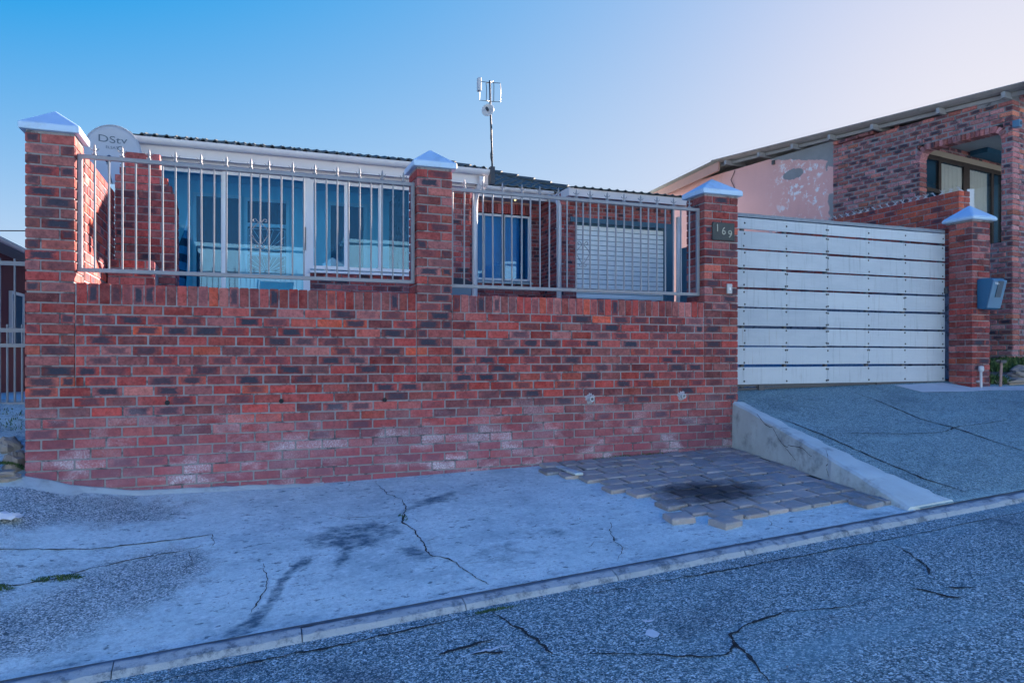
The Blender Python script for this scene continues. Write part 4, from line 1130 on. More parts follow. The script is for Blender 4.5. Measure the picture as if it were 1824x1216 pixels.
# things in and around the porch
t = thing('plastic_chair', 'dark moulded plastic chair seen through the right-hand porch window', 'chair', (2.32, 5.55, 2.055))
mb = MB(); V = []; Fc = []
nx, nz = 8, 7
for j in range(nz + 1):
    v = j / nz
    for i in range(nx + 1):
        u = i / nx * 2 - 1
        w = 0.21 * (1 - 0.35 * max(0, v - 0.55) ** 2 * 4 * abs(u) ** 2)
        V.append((2.32 + u * w, 5.75 + 0.10 * v - 0.05 * (1 - u * u) * -1, 2.49 + 0.62 * v * (1 - 0.10 * abs(u) ** 3)))
for j in range(nz):
    for i in range(nx): k = j * (nx + 1) + i; Fc.append((k, k + 1, k + nx + 2, k + nx + 1))
mb.add(V, Fc); o = part('backrest', mb, CHAIRM, t, smooth=True); o.modifiers.new('thick', 'SOLIDIFY').thickness = 0.015
mb = MB(); mb.box(2.10, 2.54, 5.34, 5.78, 2.46, 2.49); part('seat', mb, CHAIRM, t, bevel=0.01)
for sx in (-1, 1):
    for yy in (5.38, 5.74):
        mb = MB(); mb.tube((2.32 + sx * 0.19, yy, 2.47), (2.32 + sx * 0.24, yy + (0.05 if yy > 5.5 else -0.05), 2.055), 0.022, 8, 0.016); part('leg', mb, CHAIRM, t)
    mb = MB(); mb.path([(2.32 + sx * 0.23, 5.36, 2.47), (2.32 + sx * 0.235, 5.36, 2.68), (2.32 + sx * 0.235, 5.45, 2.71), (2.32 + sx * 0.22, 5.80, 2.72)], 0.02, 6); part('armrest', mb, CHAIRM, t)
t = thing('folded_parasol', 'dark striped folded parasol leaning behind the left glass door', 'parasol', (-0.93, 4.75, 2.055))
mb = MB(); mb.tube((-1.0, 4.75, 2.06), (-0.72, 4.80, 3.75), 0.016, 8); part('pole', mb, WHITE, t)
for k in range(9):
    z = 2.35 + k * 0.115; f0, f1 = k / 9, (k + 1) / 9
    x0 = -0.952 + 0.17 * f0 * 1.1; x1 = -0.952 + 0.17 * f1 * 1.1
    mb = MB(); mb.tube((x0, 4.757 + 0.02 * f0, z), (x1, 4.757 + 0.02 * f1, z + 0.115), 0.15 * (1 - f0) + 0.03, 9, 0.15 * (1 - f1) + 0.03); part('canopy', mb, STRIPE if k % 2 else STRIPE2, t)
t = thing('washing_bucket', 'yellow bucket on the porch floor behind the left glass door', 'bucket', (-0.84, 4.62, 2.055))
yb = simple('yellow_plastic', (0.35, 0.34, 0.03), 0.5, 0.1, 5)
mb = MB(); mb.lathe([(0.0, 0.0), (0.09, 0.0), (0.115, 0.26), (0.125, 0.265), (0.11, 0.265), (0.085, 0.01)], (-0.84, 4.62, 2.055), 14); part('bucket_body', mb, yb, t, smooth=True)
t = thing('wheelie_bin', 'blue plastic bin with a dark open lid behind the fence beside the brick pier', 'bin', (2.45, 1.75, 1.85))
mb = MB(); mb.prism([(2.20, 1.85), (2.56, 1.85), (2.60, 2.40), (2.16, 2.40)], 'y', 1.5, 1.95); part('bin_body', mb, BLUEBIN, t, bevel=0.015)
mb = MB(); mb.prism([(2.14, 2.405), (2.62, 2.405), (2.60, 2.43), (2.50, 2.475), (2.26, 2.485), (2.16, 2.44)], 'y', 1.46, 1.98); part('lid', mb, STRIPE, t, bevel=0.006)

# ------------------------------------------------------------------ satellite dish and antenna
def text_mesh(s, size, mat, depth=0.001, sx=1.0):
    cu = bpy.data.curves.new('text', 'FONT'); cu.body = s; cu.size = size; cu.extrude = depth; cu.align_x = 'CENTER'; cu.align_y = 'CENTER'
    o = bpy.data.objects.new('text', cu); COL.objects.link(o)
    dg = bpy.context.evaluated_depsgraph_get(); me = bpy.data.meshes.new_from_object(o.evaluated_get(dg))
    bpy.data.objects.remove(o); bpy.data.curves.remove(cu)
    me.materials.clear(); me.materials.append(mat)
    for v in me.vertices: v.co.x *= sx
    return me
t = thing('satellite_dish', 'large grey printed satellite dish behind the left pillar', 'satellite dish', (-1.55, 3.9, 2.05))
dn = Vector((0.06, -0.95, 0.26)).normalized(); dr = Vector((1, 0.063, 0)).normalized(); du = dr.cross(-dn) * -1
du = (-dn).cross(dr) * 1.0
if du.z < 0: du = -du
DC = Vector((-1.525, 3.45, 4.085))
V = []; Fc = []; nr, na = 8, 40
A_, B_ = 0.330, 0.410
def dpt(r, a, back=0.0): 
    dep = 0.075 * (r * r - 1)
    return DC + dr * (A_ * r * math.cos(a)) + du * (B_ * r * math.sin(a)) + dn * (dep - back)
mb = MB()
V = [dpt(0, 0)] + [dpt(i / nr, 2 * PI * k / na) for i in range(1, nr + 1) for k in range(na)]
Fc = [(0, 1 + k, 1 + (k + 1) % na) for k in range(na)] + [(1 + (i - 1) * na + k, 1 + i * na + k, 1 + i * na + (k + 1) % na, 1 + (i - 1) * na + (k + 1) % na) for i in range(1, nr) for k in range(na)]
mb.add(V, Fc); reflector = part('reflector', mb, DISH, t, smooth=True); sm = reflector.modifiers.new('thick', 'SOLIDIFY'); sm.thickness = 0.006; sm.offset = -1
mb = MB(); mb.path([dpt(1.0, 2 * PI * k / 40) for k in range(41)], 0.006, 6); part('rim', mb, DISH, t, smooth=True)
# print wrapped onto the curved face
def wrap(me, cu_, cv_):
    for v in me.vertices:
        x, y = cu_ + v.co.x, cv_ + v.co.y
        r2 = (x / A_) ** 2 + (y / B_) ** 2
        p = DC + dr * x + du * y + dn * (0.075 * (r2 - 1) + 0.0035 + (0.001 if v.co.z > 0 else 0))
        v.co = p - Vector(SHIFT[t.name])
    return me
place('brand_print', wrap(text_mesh('DStv', 0.125, INK, 0.0005, 1.35), -0.005, 0.225), t)
place('model_print', wrap(text_mesh('ELSAT', 0.048, INK, 0.0005, 1.1), -0.01, 0.125), t)
place('model_print', wrap(text_mesh('Q', 0.095, INK, 0.0005, 1.0), 0.085, 0.118), t)
for a, b in ((-0.06, 0.0), (0.09, 0.0), (0.09, -0.11), (-0.06, -0.11)):
    p = DC + dr * a + du * b + dn * (0.075 * ((a / A_) ** 2 + (b / B_) ** 2 - 1) + 0.003)
    mb = MB(); mb.tube(p, p + dn * 0.006, 0.007, 8); part('bolt', mb, STEEL, t)
mb = MB(); mb.path([dpt(0.95, -PI / 2), dpt(0.95, -PI / 2) + dn * 0.3 + Vector((0, 0, -0.02)), DC + dn * 0.42 - du * 0.32], 0.011, 8); part('feed_arm', mb, GALV, t)
mb = MB(); mb.tube(DC + dn * 0.42 - du * 0.33, DC + dn * 0.33 - du * 0.22, 0.03, 10, 0.02); part('receiver', mb, CHAIRM, t, smooth=True)
mb = MB(); mb.path([(-1.53, 3.60, 3.95), (-1.53, 3.85, 3.85), (-1.55, 3.9, 2.05)], 0.022, 8); part('mast', mb, GALV, t)

ANT = simple('dull_aerial_metal', (0.035, 0.045, 0.06), 0.5, 0.2, 12)
t = thing('antenna_mast', 'tall thin antenna mast with loops and a small dish at the porch roof corner', 'antenna', (3.62, 3.75, 4.2))
mb = MB(); mb.box(3.585, 3.655, 3.70, 3.80, 4.2, 4.47); part('bracket', mb, ANT, t)
mb = MB(); mb.path([(3.625, 3.74, 4.40), (3.612, 3.74, 4.9), (3.592, 3.74, 5.4), (3.584, 3.74, 5.80)], 0.015, 8); part('pole', mb, ANT, t, smooth=True)
mb = MB(); pts = [(3.60 + 0.012 * math.sin(i * 1.3), 3.722, 4.42 + i * 0.06) for i in range(16)]; mb.path(pts, 0.006, 5); part('cable', mb, CABLE, t)
for ang, w, tilt in ((-0.12, 0.165, 0.0), (0.85, 0.15, 0.07)):
    c, s_ = math.cos(ang), math.sin(ang); mb = MB()
    for k in (-1, 1):
        ex, ey, ez = k * c * w, k * s_ * w, k * tilt
        mb.path([(3.584, 3.74, 5.77), (3.584 + ex, 3.74 + ey, 5.775 + ez), (3.592 + ex, 3.74 + ey, 5.70 + ez), (3.588 + ex, 3.74 + ey, 5.485 + ez * 0.6), (3.588, 3.74, 5.48)], 0.0055, 5)
    part('loop', mb, ANT, t)
mb = MB(); mb.box(3.372, 3.425, 3.66, 3.74, 5.60, 5.80); part('panel', mb, PALE, t, bevel=0.006)
V = []; Fc = []; dc = Vector((3.535, 3.69, 5.325)); dN = Vector((-0.55, -0.80, 0.1)).normalized(); a1 = dN.orthogonal().normalized(); b1 = dN.cross(a1)
V = [dc - dN * 0.035] + [dc + dN * (0.035 * (r * r - 1)) + a1 * 0.10 * r * math.cos(2 * PI * k / 20) + b1 * 0.10 * r * math.sin(2 * PI * k / 20) for r in (0.4, 0.75, 1.0) for k in range(20)]
Fc = [(0, 1 + k, 1 + (k + 1) % 20) for k in range(20)] + [(1 + i * 20 + k, 1 + (i + 1) * 20 + k, 1 + (i + 1) * 20 + (k + 1) % 20, 1 + i * 20 + (k + 1) % 20) for i in range(2) for k in range(20)]
mb = MB(); mb.add(V, Fc); o = part('small_dish', mb, PALE, t, smooth=True); o.modifiers.new('thick', 'SOLIDIFY').thickness = 0.008
mb = MB(); mb.tube(dc, dc + dN * 0.07, 0.022, 8); mb.tube(dc - dN * 0.03, (3.592, 3.74, 5.32), 0.012, 6); part('feed', mb, ANT, t)

# ------------------------------------------------------------------ sliding gate
t = thing('sliding_gate', 'grey sliding gate of horizontal bolted boards across the driveway', 'gate', (7.1, 0.52, 1.1))
UPR = [5.12, 5.78, 6.43, 7.09, 7.79, 8.44, 9.15]
JN = [[7.09], [6.43, 7.79], [7.09], [7.09], [7.09, 8.44], [6.43], [7.09], [7.09], [7.09]]
rows = [(1.205 + i * 0.2385, 0.213) for i in range(8)] + [(1.205 + 8 * 0.2385, 0.135)]
bolt_mb = MB(); bolt_mb.lathe([(0.0, 0.008), (0.008, 0.0065), (0.0125, 0.002), (0.013, 0.0)], n=8); BOLT = bolt_mb.mesh('bolt', STEEL)
for i, (z, h) in enumerate(rows):
    xs = [5.02] + JN[i] + [9.195]
    for a, b in zip(xs, xs[1:]):
        mb = MB(); dz = rnd.uniform(-0.006, 0.006); dz2 = rnd.uniform(-0.006, 0.006); yy = 0.50 + rnd.uniform(-0.003, 0.001)
        V = [(a + 0.0015, yy, z + dz), (b - 0.0015, yy, z + dz2), (b - 0.0015, yy + 0.018, z + dz2), (a + 0.0015, yy + 0.018, z + dz), (a + 0.0015, yy, z + h + dz), (b - 0.0015, yy, z + h + dz2), (b - 0.0015, yy + 0.018, z + h + dz2), (a + 0.0015, yy + 0.018, z + h + dz)]
        mb.add(V, [(0, 3, 2, 1), (4, 5, 6, 7), (0, 1, 5, 4), (1, 2, 6, 5), (2, 3, 7, 6), (3, 0, 4, 7)]); part('board', mb, GATEM, t, bevel=0.002)
    for u in UPR[1:]:
        for zz in ((z + 0.03, z + h - 0.03) if h > 0.15 else (z + 0.07,)):
            offs = (-0.014, 0.014) if u in JN[i] else (rnd.uniform(-0.006, 0.012),)
            for o_ in offs:
                place('bolt', BOLT, t, (u + o_ - 7.1, 0.4975 - 0.52, zz + rnd.uniform(-0.006, 0.006) - 1.1), (R(90), 0, 0))
for u in UPR:
    mb = MB(); mb.box(u - 0.02, u + 0.02, 0.521, 0.561, 1.16, 3.29); part('upright', mb, STEEL, t)
mb = MB(); N = 40; V = []; Fc = []
for i in range(N + 1):
    x = 5.02 + (9.195 - 5.02) * i / N; k = 0.006 * noise.noise((x * 5, 0, 0)); j = 0.004 * noise.noise((x * 13, 3, 0))
    V += [(x, 0.496 + j, 3.262), (x, 0.565, 3.262), (x, 0.565, 3.305 + k), (x, 0.496 + j, 3.305 + k)]
for i in range(N):
    for k in range(4): Fc.append((4 * i + k, 4 * i + (k + 1) % 4, 4 * i + 4 + (k + 1) % 4, 4 * i + 4 + k))
Fc += [(0, 1, 2, 3), (4 * N + 3, 4 * N + 2, 4 * N + 1, 4 * N)]
mb.add(V, Fc); part('top_rail', mb, GATERAIL, t)
mb = MB(); mb.box(5.02, 9.195, 0.515, 0.565, 1.172, 1.199); part('bottom_rail', mb, STEEL, t)
for x in (6.05, 7.98):
    mb = MB(); mb.lathe([(0.0, -0.02), (0.05, -0.02), (0.05, -0.006), (0.04, 0.0), (0.05, 0.006), (0.05, 0.02), (0.0, 0.02)], n=16)
    o = part('wheel', mb, STEEL, None); o.parent = t; o.rotation_euler = (R(90), 0, 0); o.location = (x - 7.1, 0.535 - 0.52, 1.150 - 1.1)
    mb = MB(); mb.box(x - 0.045, x + 0.045, 0.50, 0.512, 1.12, 1.20); part('wheel_bracket', mb, STEEL, t)
mb = MB(); mb.box(9.17, 9.215, 0.47, 0.50, 2.42, 2.50); part('latch', mb, STEEL, t, bevel=0.004)
mb = MB(); mb.prism([(5.3, zdrive(5.3, 0.53) + 0.004), (9.6, zdrive(9.6, 0.53) + 0.004), (9.6, zdrive(9.6, 0.53) + 0.03), (5.3, zdrive(5.3, 0.53) + 0.03)], 'y', 0.52, 0.55)
solo('gate_track', mb, STEEL, 'dark steel track on the driveway under the sliding gate', 'gate track', loc=(7.4, 0.535, 1.1))

# ------------------------------------------------------------------ ramp wall and pavers
t = thing('ramp_wall', 'cracked concrete kerb wall along the left edge of the driveway', 'kerb wall', (5.0, -1.4, 0.3))
V = []; Fc = []; N = 44
for i in range(N + 1):
    y = 0.0 - 2.70 * i / N
    x = edge_x(y); top = zdrive(x + 0.15, y) + 0.018 - 0.012 * (i / N) + 0.012 * noise.noise((y * 4, 0, 0))
    w = 0.15 + 0.03 * noise.noise((y * 5, 7, 0)) + 0.30 * (i / N) ** 2.5 + 0.05 * (i / N) * noise.noise((y * 11, 3, 0)); bot = zslab(x, max(y, -2.66)) - 0.1
    step = 0.012 if y < -1.74 else 0.0
    xo = x - step + 0.007 * noise.noise((y * 6, 2, 0))
    mid = max(bot + 0.101, bot + 0.55 * (top - bot))
    V += [(xo, y, bot), (xo + 0.004 * noise.noise((y * 9, 4, 0)), y, mid), (xo + 0.006, y, top - 0.02), (xo + 0.03, y, top), (xo + w, y, zdrive(xo + w, y) + 0.012), (xo + w + 0.02, y, zdrive(xo + w, y) - 0.02), (xo + w + 0.03, y, bot)]
for i in range(N):
    for k in range(7): Fc.append((7 * i + k, 7 * i + (k + 1) % 7, 7 * i + 7 + (k + 1) % 7, 7 * i + 7 + k))
Fc += [tuple(range(7)), tuple(range(7 * N + 6, 7 * N - 1, -1))]
mb = MB(); mb.add(V, Fc); part('concrete_wall', mb, CONC, t)
def side_crack(pts, w=0.0045):
    V = []; Fc = []
    P = []
    for (a, b), (c, d) in zip(pts, pts[1:]):
        for k in range(6): P.append((a + (c - a) * k / 6, b + (d - b) * k / 6))
    P.append(pts[-1])
    for i, (y, z) in enumerate(P):
        k = 0.030 * noise.noise((y * 17, z * 17, 0)); ww = w * (0.4 + 1.2 * abs(noise.noise((y * 22, z * 22, 4))))
        x = edge_x(y) - (0.012 if y < -1.74 else 0) - 0.0105
        V += [(x, y + k, z + k - ww), (x, y + k, z + k + ww)]
    for i in range(len(P) - 1): Fc.append((2 * i, 2 * i + 1, 2 * i + 3, 2 * i + 2))
    mb = MB(); mb.add(V, Fc); part('crack', mb, DIRT, t, fix=False)
side_crack([(-0.55, 0.93), (-0.7, 0.84), (-0.85, 0.82), (-0.95, 0.72), (-1.05, 0.66)]); side_crack([(-0.95, 0.72), (-1.15, 0.60), (-1.25, 0.54)])
side_crack([(-1.05, 0.66), (-1.3, 0.69), (-1.5, 0.62)]); side_crack([(-1.72, 0.70), (-1.735, 0.6), (-1.73, 0.49)], 0.009)

pav = structure('paving', (3.9, -1.2, 0.45))
pvars = []
for i in range(9):
    v, f, bl = chamfer_box(0.196, 0.196, 0.06, 0.010, 100 + i)
    r = random.Random(i)
    v = [(a + r.uniform(-0.009, 0.006) * (1 if a > 0 else -1), b + r.uniform(-0.009, 0.006) * (1 if b > 0 else -1), c - (r.uniform(0, 0.006) if c > 0.02 else 0)) for a, b, c in v]
    me = bpy.data.meshes.new('paver'); me.from_pydata(v, [], f); me.materials.append(PAVER); me.update(); pvars.append(me)
PR = 0.209
row = 0; y = -0.11
while y > -2.46:
    xl = 2.72 + (-y) * 0.27 + rnd.uniform(-0.05, 0.05); xr = edge_x(y) - 0.02
    x = 2.62 + (PR / 2 if row % 2 else 0) + row * 0.012
    while x < xr:
        a, b = x, min(x + PR - 0.012, xr)
        cx = (a + b) / 2
        front_ok = y > -2.30 - 0.16 * (cx - 3.4) / 1.3
        if cx > xl and b - a > 0.05 and front_ok:
            loose = (y < -1.75 and cx < xl + 0.45) or not (y > -2.1 - 0.1 * (cx - 3.4))
            e = 1.0 if loose else 0.25
            o = place('paver', pvars[rnd.randrange(9)], pav, (cx + rnd.uniform(-0.008, 0.008) * e - 3.9, y + rnd.uniform(-0.012, 0.012) * e + 1.2, zslab(cx, y) + 0.004 + rnd.uniform(-0.006, 0.006) * max(e, 0.5) * 1.3 - 0.45),
                      (R(rnd.uniform(-1.5, 1.5)) * e - math.atan2(zslab(cx, y - 0.1) - zslab(cx, y + 0.1), 0.2) * -1 * -1, R(rnd.uniform(-2, 2)) * e - math.atan2(zslab(cx + .1, y) - zslab(cx - .1, y), 0.2), R(rnd.uniform(-5, 5)) * e))
            o.scale = ((b - a) / 0.196, 1.0, 1.0)
        x += PR
    y -= PR + rnd.uniform(0, 0.004); row += 1
for (x, y, rz, k) in ((3.34, -2.36, 12, 0.9), (3.10, -2.12, -8, 0.95)):
    o = place('paver', pvars[1], pav, (x - 3.9, y + 1.2, zslab(x, y) + 0.016 - 0.45), (R(2), R(-2), R(rz))); o.scale = (k * 1.05, k, 1)
mb = MB(); mb.box(2.93, 3.02, -0.66, -0.14, zslab(3, -0.4) + 0.02, zslab(3, -0.4) + 0.044); part('mortar_strip', mb, CONC, pav, bevel=0.008)
# sand bed under the pavers
mb = MB(); V = []; Fc = []; N = 24
for i in range(N + 1):
    y = -0.0 - 2.05 * i / N; a, b = 2.85 + (-y) * 0.27 + 0.08, edge_x(y)
    for k in range(9):
        x = a + (b - a) * k / 8; V.append((x, y, zslab(x, y) + 0.016))
for i in range(N):
    for k in range(8): q = i * 9 + k; Fc.append((q, q + 1, q + 10, q + 9))
mb.add(V, Fc); part('sand_bed', mb, DIRT, pav, fix=False)

# ------------------------------------------------------------------ small fittings on the pillars
t = thing('number_plate', 'dark slate house number plate reading 169 on the wide pillar', 'number plate', (5.09, -0.01, 2.85))
mb = MB(); mb.box(4.94, 5.24, -0.022, -0.002, 2.85, 3.055); part('plate', mb, PLATE, t, bevel=0.005)
mb = MB(); mb.box(4.955, 5.225, -0.026, -0.0221, 2.862, 2.885); part('ledge', mb, PLATE, t, bevel=0.001)
for ch, x, z in (('1', 5.0, 2.985), ('6', 5.085, 2.955), ('9', 5.17, 2.925)):
    o = place('digit', text_mesh(ch, 0.118, BRASS, 0.004), t, (x - 5.09, -0.0265 + 0.01, z - 2.85), (R(90), 0, 0))
t = thing('keypad', 'small grey bell plate with a white button on the wide pillar', 'bell push', (5.17, -0.01, 2.25))
mb = MB(); mb.box(5.137, 5.208, -0.022, -0.001, 2.255, 2.368); part('housing', mb, GALV, t, bevel=0.005)
mb = MB(); mb.box(5.165, 5.18, -0.026, -0.0222, 2.295, 2.33); part('button', mb, WHITE, t)
t = thing('mailbox', 'blue plastic mailbox numbered 169 on the right gate pillar', 'mailbox', (9.40, 0.0, 2.17))
prof = [(0.096, 2.19), (0.096, 2.575), (0.06, 2.59), (-0.10, 2.585), (-0.125, 2.56), (-0.035, 2.185), (0.0, 2.17)]
mb = MB(); mb.prism(prof, 'x', 9.275, 9.515); part('box_body', mb, BOXM, t, bevel=0.008)
mb = MB(); mb.prism([(-0.129, 2.562), (-0.145, 2.55), (-0.052, 2.19), (-0.040, 2.187)], 'x', 9.27, 9.525); fl = part('front_panel', mb, BOXF, t, bevel=0.003)
mb = MB(); mb.prism([(-0.146, 2.545), (-0.152, 2.54), (-0.098, 2.33), (-0.093, 2.335)], 'x', 9.36, 9.46); part('letter_slot', mb, CHAIRM, fl)
tl = math.atan2(0.093, 0.36)
place('number_print', text_mesh('169', 0.055, WHITE, 0.0015), fl, (9.335 - 9.40, -0.142, 2.51 - 2.17), (R(90) - tl, 0, 0))
t = thing('standpipe', 'white plastic standpipe with a round head at the foot of the right gate pillar', 'pipe', (9.30, 0.03, 1.05))
mb = MB(); mb.tube((9.30, 0.05, 1.05), (9.30, 0.055, 1.36), 0.016, 10); part('pipe', mb, PIPEW, t, smooth=False)
mb = MB(); mb.lathe([(0.0, 0.075), (0.03, 0.07), (0.036, 0.05), (0.036, 0.02), (0.028, 0.0), (0.016, -0.01)], (9.30, 0.053, 1.345), 12); part('head', mb, PIPEW, t)
mb = MB(); mb.box(9.265, 9.335, 0.06, 0.098, 1.2, 1.222); part('pipe_clip', mb, PIPEW, t)
mb = MB(); mb.box(9.22, 9.40, -0.02, 0.095, 1.0, 1.085); part('concrete_foot', mb, CONC, t, bevel=0.01)
t = thing('iron_stake', 'rusty leaning stake with a dark bracket beside the right gate pillar', 'stake', (9.68, 0.05, 1.05))
mb = MB(); mb.path([(9.66, 0.05, 1.05), (9.69, 0.06, 1.25), (9.715, 0.07, 1.47)], 0.018, 7); part('post', mb, STAKEM, t)
mb = MB(); mb.box(9.665, 9.77, 0.035, 0.10, 1.455, 1.495); mb.box(9.60, 9.67, 0.055, 0.075, 1.48, 1.50); part('bracket', mb, STEEL, t)

# ------------------------------------------------------------------ right boundary wall
t = thing('boundary_wall', 'orange brick boundary wall topped with spikes between the gate and the brick neighbour', 'wall', (9.66, 3.5, 1.2))
lay(t, face_bricks(9.55, 7.4, R(-90), 2.55, 16, PITCH, lambda z: [(0, 6.84)], dark=0.12, depth=0.106) + face_bricks(9.662, 0.56, 0, 2.55, 16, PITCH, lambda z: [(0, 0.106)], dark=0.0), BR['orange'], 260)
mb = MB(); mb.box(9.558, 9.76, 0.568, 7.4, 1.0, 3.905); part('mortar_bed', mb, MORTAR, t)
t = thing('spike_strip', 'strip of pale metal anti-climb spikes along the orange brick wall', 'wall spikes', (9.66, 3.0, 3.91))
mb = MB(); mb.box(9.60, 9.66, 0.58, 7.3, 3.911, 3.916); part('strip', mb, PALE, t)
mb = MB()
for k in range(3):
    a = k * PI / 3 + 0.3
    mb.tube((-0.045 * math.cos(a), -0.03 * math.sin(a), 0.0), (0.045 * math.cos(a), 0.03 * math.sin(a), 0.07), 0.006, 4, 0.002)
    mb.tube((0.03 * math.cos(a), -0.045 * math.sin(a), 0.002), (-0.04 * math.cos(a), 0.045 * math.sin(a), 0.06), 0.006, 4, 0.002)
sme = mb.mesh('spike', PALE)
for i in range(46):
    place('spike', sme, t, (-0.03, 0.62 - 3.0 + i * 0.135, 0.004), (0, 0, rnd.uniform(0, 3)))
t = thing('spike_plate', 'upright pale serrated metal plate behind the right gate pillar cap', 'spike plate', (10.2, 0.9, 2.5))
mb = MB(); V = [(10.16, 2.5), (10.29, 2.5)]
z = 2.5
while z < 4.02: V += [(10.29, z + 0.03), (10.31, z + 0.045)]; z += 0.05
V += [(10.29, 4.06), (10.16, 4.045)]
mb.prism(V, 'y', 0.895, 0.905); part('plate', mb, PALE, t)
mb = MB(); mb.box(9.99, 10.06, 0.893, 0.903, 2.5, 3.98); part('post', mb, PALE, t)
mb = MB(); mb.box(9.99, 10.29, 0.906, 0.916, 2.6, 2.66); mb.box(10.10, 10.16, 0.9, 0.95, 1.2, 2.7); part('rail', mb, GALV, t)

# ------------------------------------------------------------------ neighbour house on the right (own frame: p right, q back)
NA = R(9.2)
NB = thing('neighbour_house', 'rough purple brick house with arched veranda and peeling pink side wall', 'house', (11.9, 1.41, 1.5), NA, local=True)
def np_(name, mb, mat, **k): return part(name, mb, mat, NB, **k)
def roofz(q): return 5.82 + 0.050 * q
def side_iv(z):
    # s = 3.36 - q ; opening q 0.19..1.54
    if z > roofz(1.5) + 0.06: return []
    q1 = 0.19; q2 = 1.54
    if 3.43 < z < 5.42:
        k = 0.0
        if z > 5.14: 
            u = min(1, (z - 5.14) / 0.27); k = 0.19 * (1 - math.sqrt(max(0, 1 - u * u)))
        if z > 5.14: q1 -= 0.10 * (1 if z < 5.36 else 0.3); q2 += 0.10 * (1 if z < 5.36 else 0.3)
        return [(0, 3.36 - q2 - 0.006 + k * 0), (3.36 - q1 + 0.006, 3.36)]
    qmin = 0.0
    if z > roofz(0) - 0.02: qmin = max(0, (z - roofz(0) + 0.02) / 0.045)
    return [(0, 3.36 - qmin)] if qmin < 3.3 else []
ns = face_bricks(0, 3.36, R(-90), 1.30, 55, 0.0862, side_iv, depth=0.215, m=0.016, L=0.216, dark=0.42, irregular=0.006, jit=1.8)
for i in range(15):
    q = 0.335 + i * 0.0765
    ns.append(spec((0.1075, q, 5.362), (0.068, 0.215, 0.112), R(-90) + R(180), R(rnd.uniform(-2, 2)), dark=0.15))
for qc, sg in ((0.33, -1), (1.40, 1)):
    for k in range(4):
        a = R(12 + k * 22)
        rr = 0.195
        ns.append(spec((0.1075, qc + sg * rr * math.cos(a), 5.165 + rr * math.sin(a)), (0.068, 0.215, 0.112), R(90), (sg * (PI / 2 - a)), dark=0.2))
def front_iv(z):
    if z < 3.43 or z > 5.42: return [(0.222, 9.4)]
    return [(0.222, 0.46), (4.2, 4.6), (9.0, 9.4)]
ns += face_bricks(0, 0, 0, 1.30, 54, 0.0862, front_iv, depth=0.2, m=0.016, L=0.216, dark=0.3, irregular=0.006, jit=1.8)
# inner wall above the lintel
ns += face_bricks(0.23, 2.1, 0, 5.64, 4, 0.0862, lambda z: [(0, 5.0)], dark=0.3)
lay(NB, ns, BR['rough'], ch=0.009)
mb = MB()
for q0, q1, z0, z1 in ((0.01, 3.36, 1.2, 3.44), (0.01, 0.185, 3.44, 5.2), (1.55, 3.36, 3.44, 5.2), (0.01, 0.13, 5.2, 5.44), (1.60, 3.36, 5.2, 5.44), (0.01, 3.36, 5.418, 5.95)):
    mb.box(0.014, 0.20, q0 + 0.008, q1, z0, min(z1, 5.84))
mb.box(0.21, 9.39, 0.012, 0.19, 1.2, 3.44); mb.box(0.21, 9.39, 0.012, 0.19, 5.42, 5.83); mb.box(0.21, 0.45, 0.012, 0.19, 3.44, 5.42)
BEDS(mb, NB)
mb = MB(); mb.box(0.21, 9.4, 2.11, 3.36, 1.3, 5.90); np_('inner_wall', mb, MORTAR)
mb = MB(); mb.box(0.03, 9.4, 3.362, 9.2, 1.0, 5.98); np_('plaster_wall', mb, PLASTER)
mb = MB(); mb.box(0.2, 9.3, 0.2, 2.1, 3.2, 3.3); np_('veranda_floor', mb, CONC)
mb = MB(); mb.box(0.2, 9.3, 0.2, 2.1, 5.80, 5.84); np_('veranda_ceiling', mb, RAFTER)
mb = MB(); mb.box(9.2, 9.36, 0.195, 2.105, 3.3, 5.79); np_('veranda_sun_block', mb, OPPW)  # unseen wall added to stop low sun crossing the veranda
mb = MB(); mb.box(0.24, 5.4, 2.03, 2.1, 5.53, 5.64); np_('lintel', mb, LINTEL)
wf = None
mb = MB()
for a, b in ((0.95, 1.02), (1.46, 1.54), (2.36, 2.57), (3.42, 3.50), (3.80, 3.90)): mb.box(a, b, 2.03, 2.10, 3.3, 5.53)
mb.box(0.95, 3.9, 2.032, 2.099, 5.44, 5.528); mb.box(1.02, 1.46, 2.033, 2.098, 4.80, 4.87); mb.box(1.54, 3.8, 2.033, 2.098, 3.3, 3.4)
wf = np_('window_frame', mb, WOOD)
mb = MB(); mb.box(0.955, 3.895, 2.103, 2.108, 3.3, 5.52); part('dark_pane', mb, DARKIN, wf)
mb = MB(); mb.box(1.02, 3.8, 2.045, 2.050, 3.4, 5.44); part('pane', mb, GLASSN, wf)
def drape(name, p0, p1, folds, z0, z1, label):
    V = []; Fc = []; n = folds * 8
    for i in range(n + 1):
        u = i / n; p = p0 + (p1 - p0) * u
        for z, am in ((z0, 0.020), ((z0 + z1) / 2, 0.016), (z1, 0.010)):
            V.append((p + 0.012 * math.sin(u * 9 + z), 2.076 + am * math.sin(u * folds * 2 * PI) + 0.004 * math.sin(u * 31 + z * 3), z))
    for i in range(n):
        for k in range(2): q = 3 * i + k; Fc.append((q, q + 3, q + 4, q + 1))
    mb = MB(); mb.add(V, Fc)
    M = Matrix.Translation((11.9, 1.41, 0)) @ Matrix.Rotation(NA, 4, 'Z')
    mb.v = [tuple(M @ Vector(v)) for v in mb.v]
    o = solo(name, mb, CURT, label, 'curtain', 'curtains in the neighbour window', loc=tuple(M @ Vector(((p0 + p1) / 2, 2.076, z0))), smooth=True)
drape('curtain', 1.56, 2.34, 5, 3.4, 5.42, 'flat cream curtain in the left pane of the neighbour veranda window')
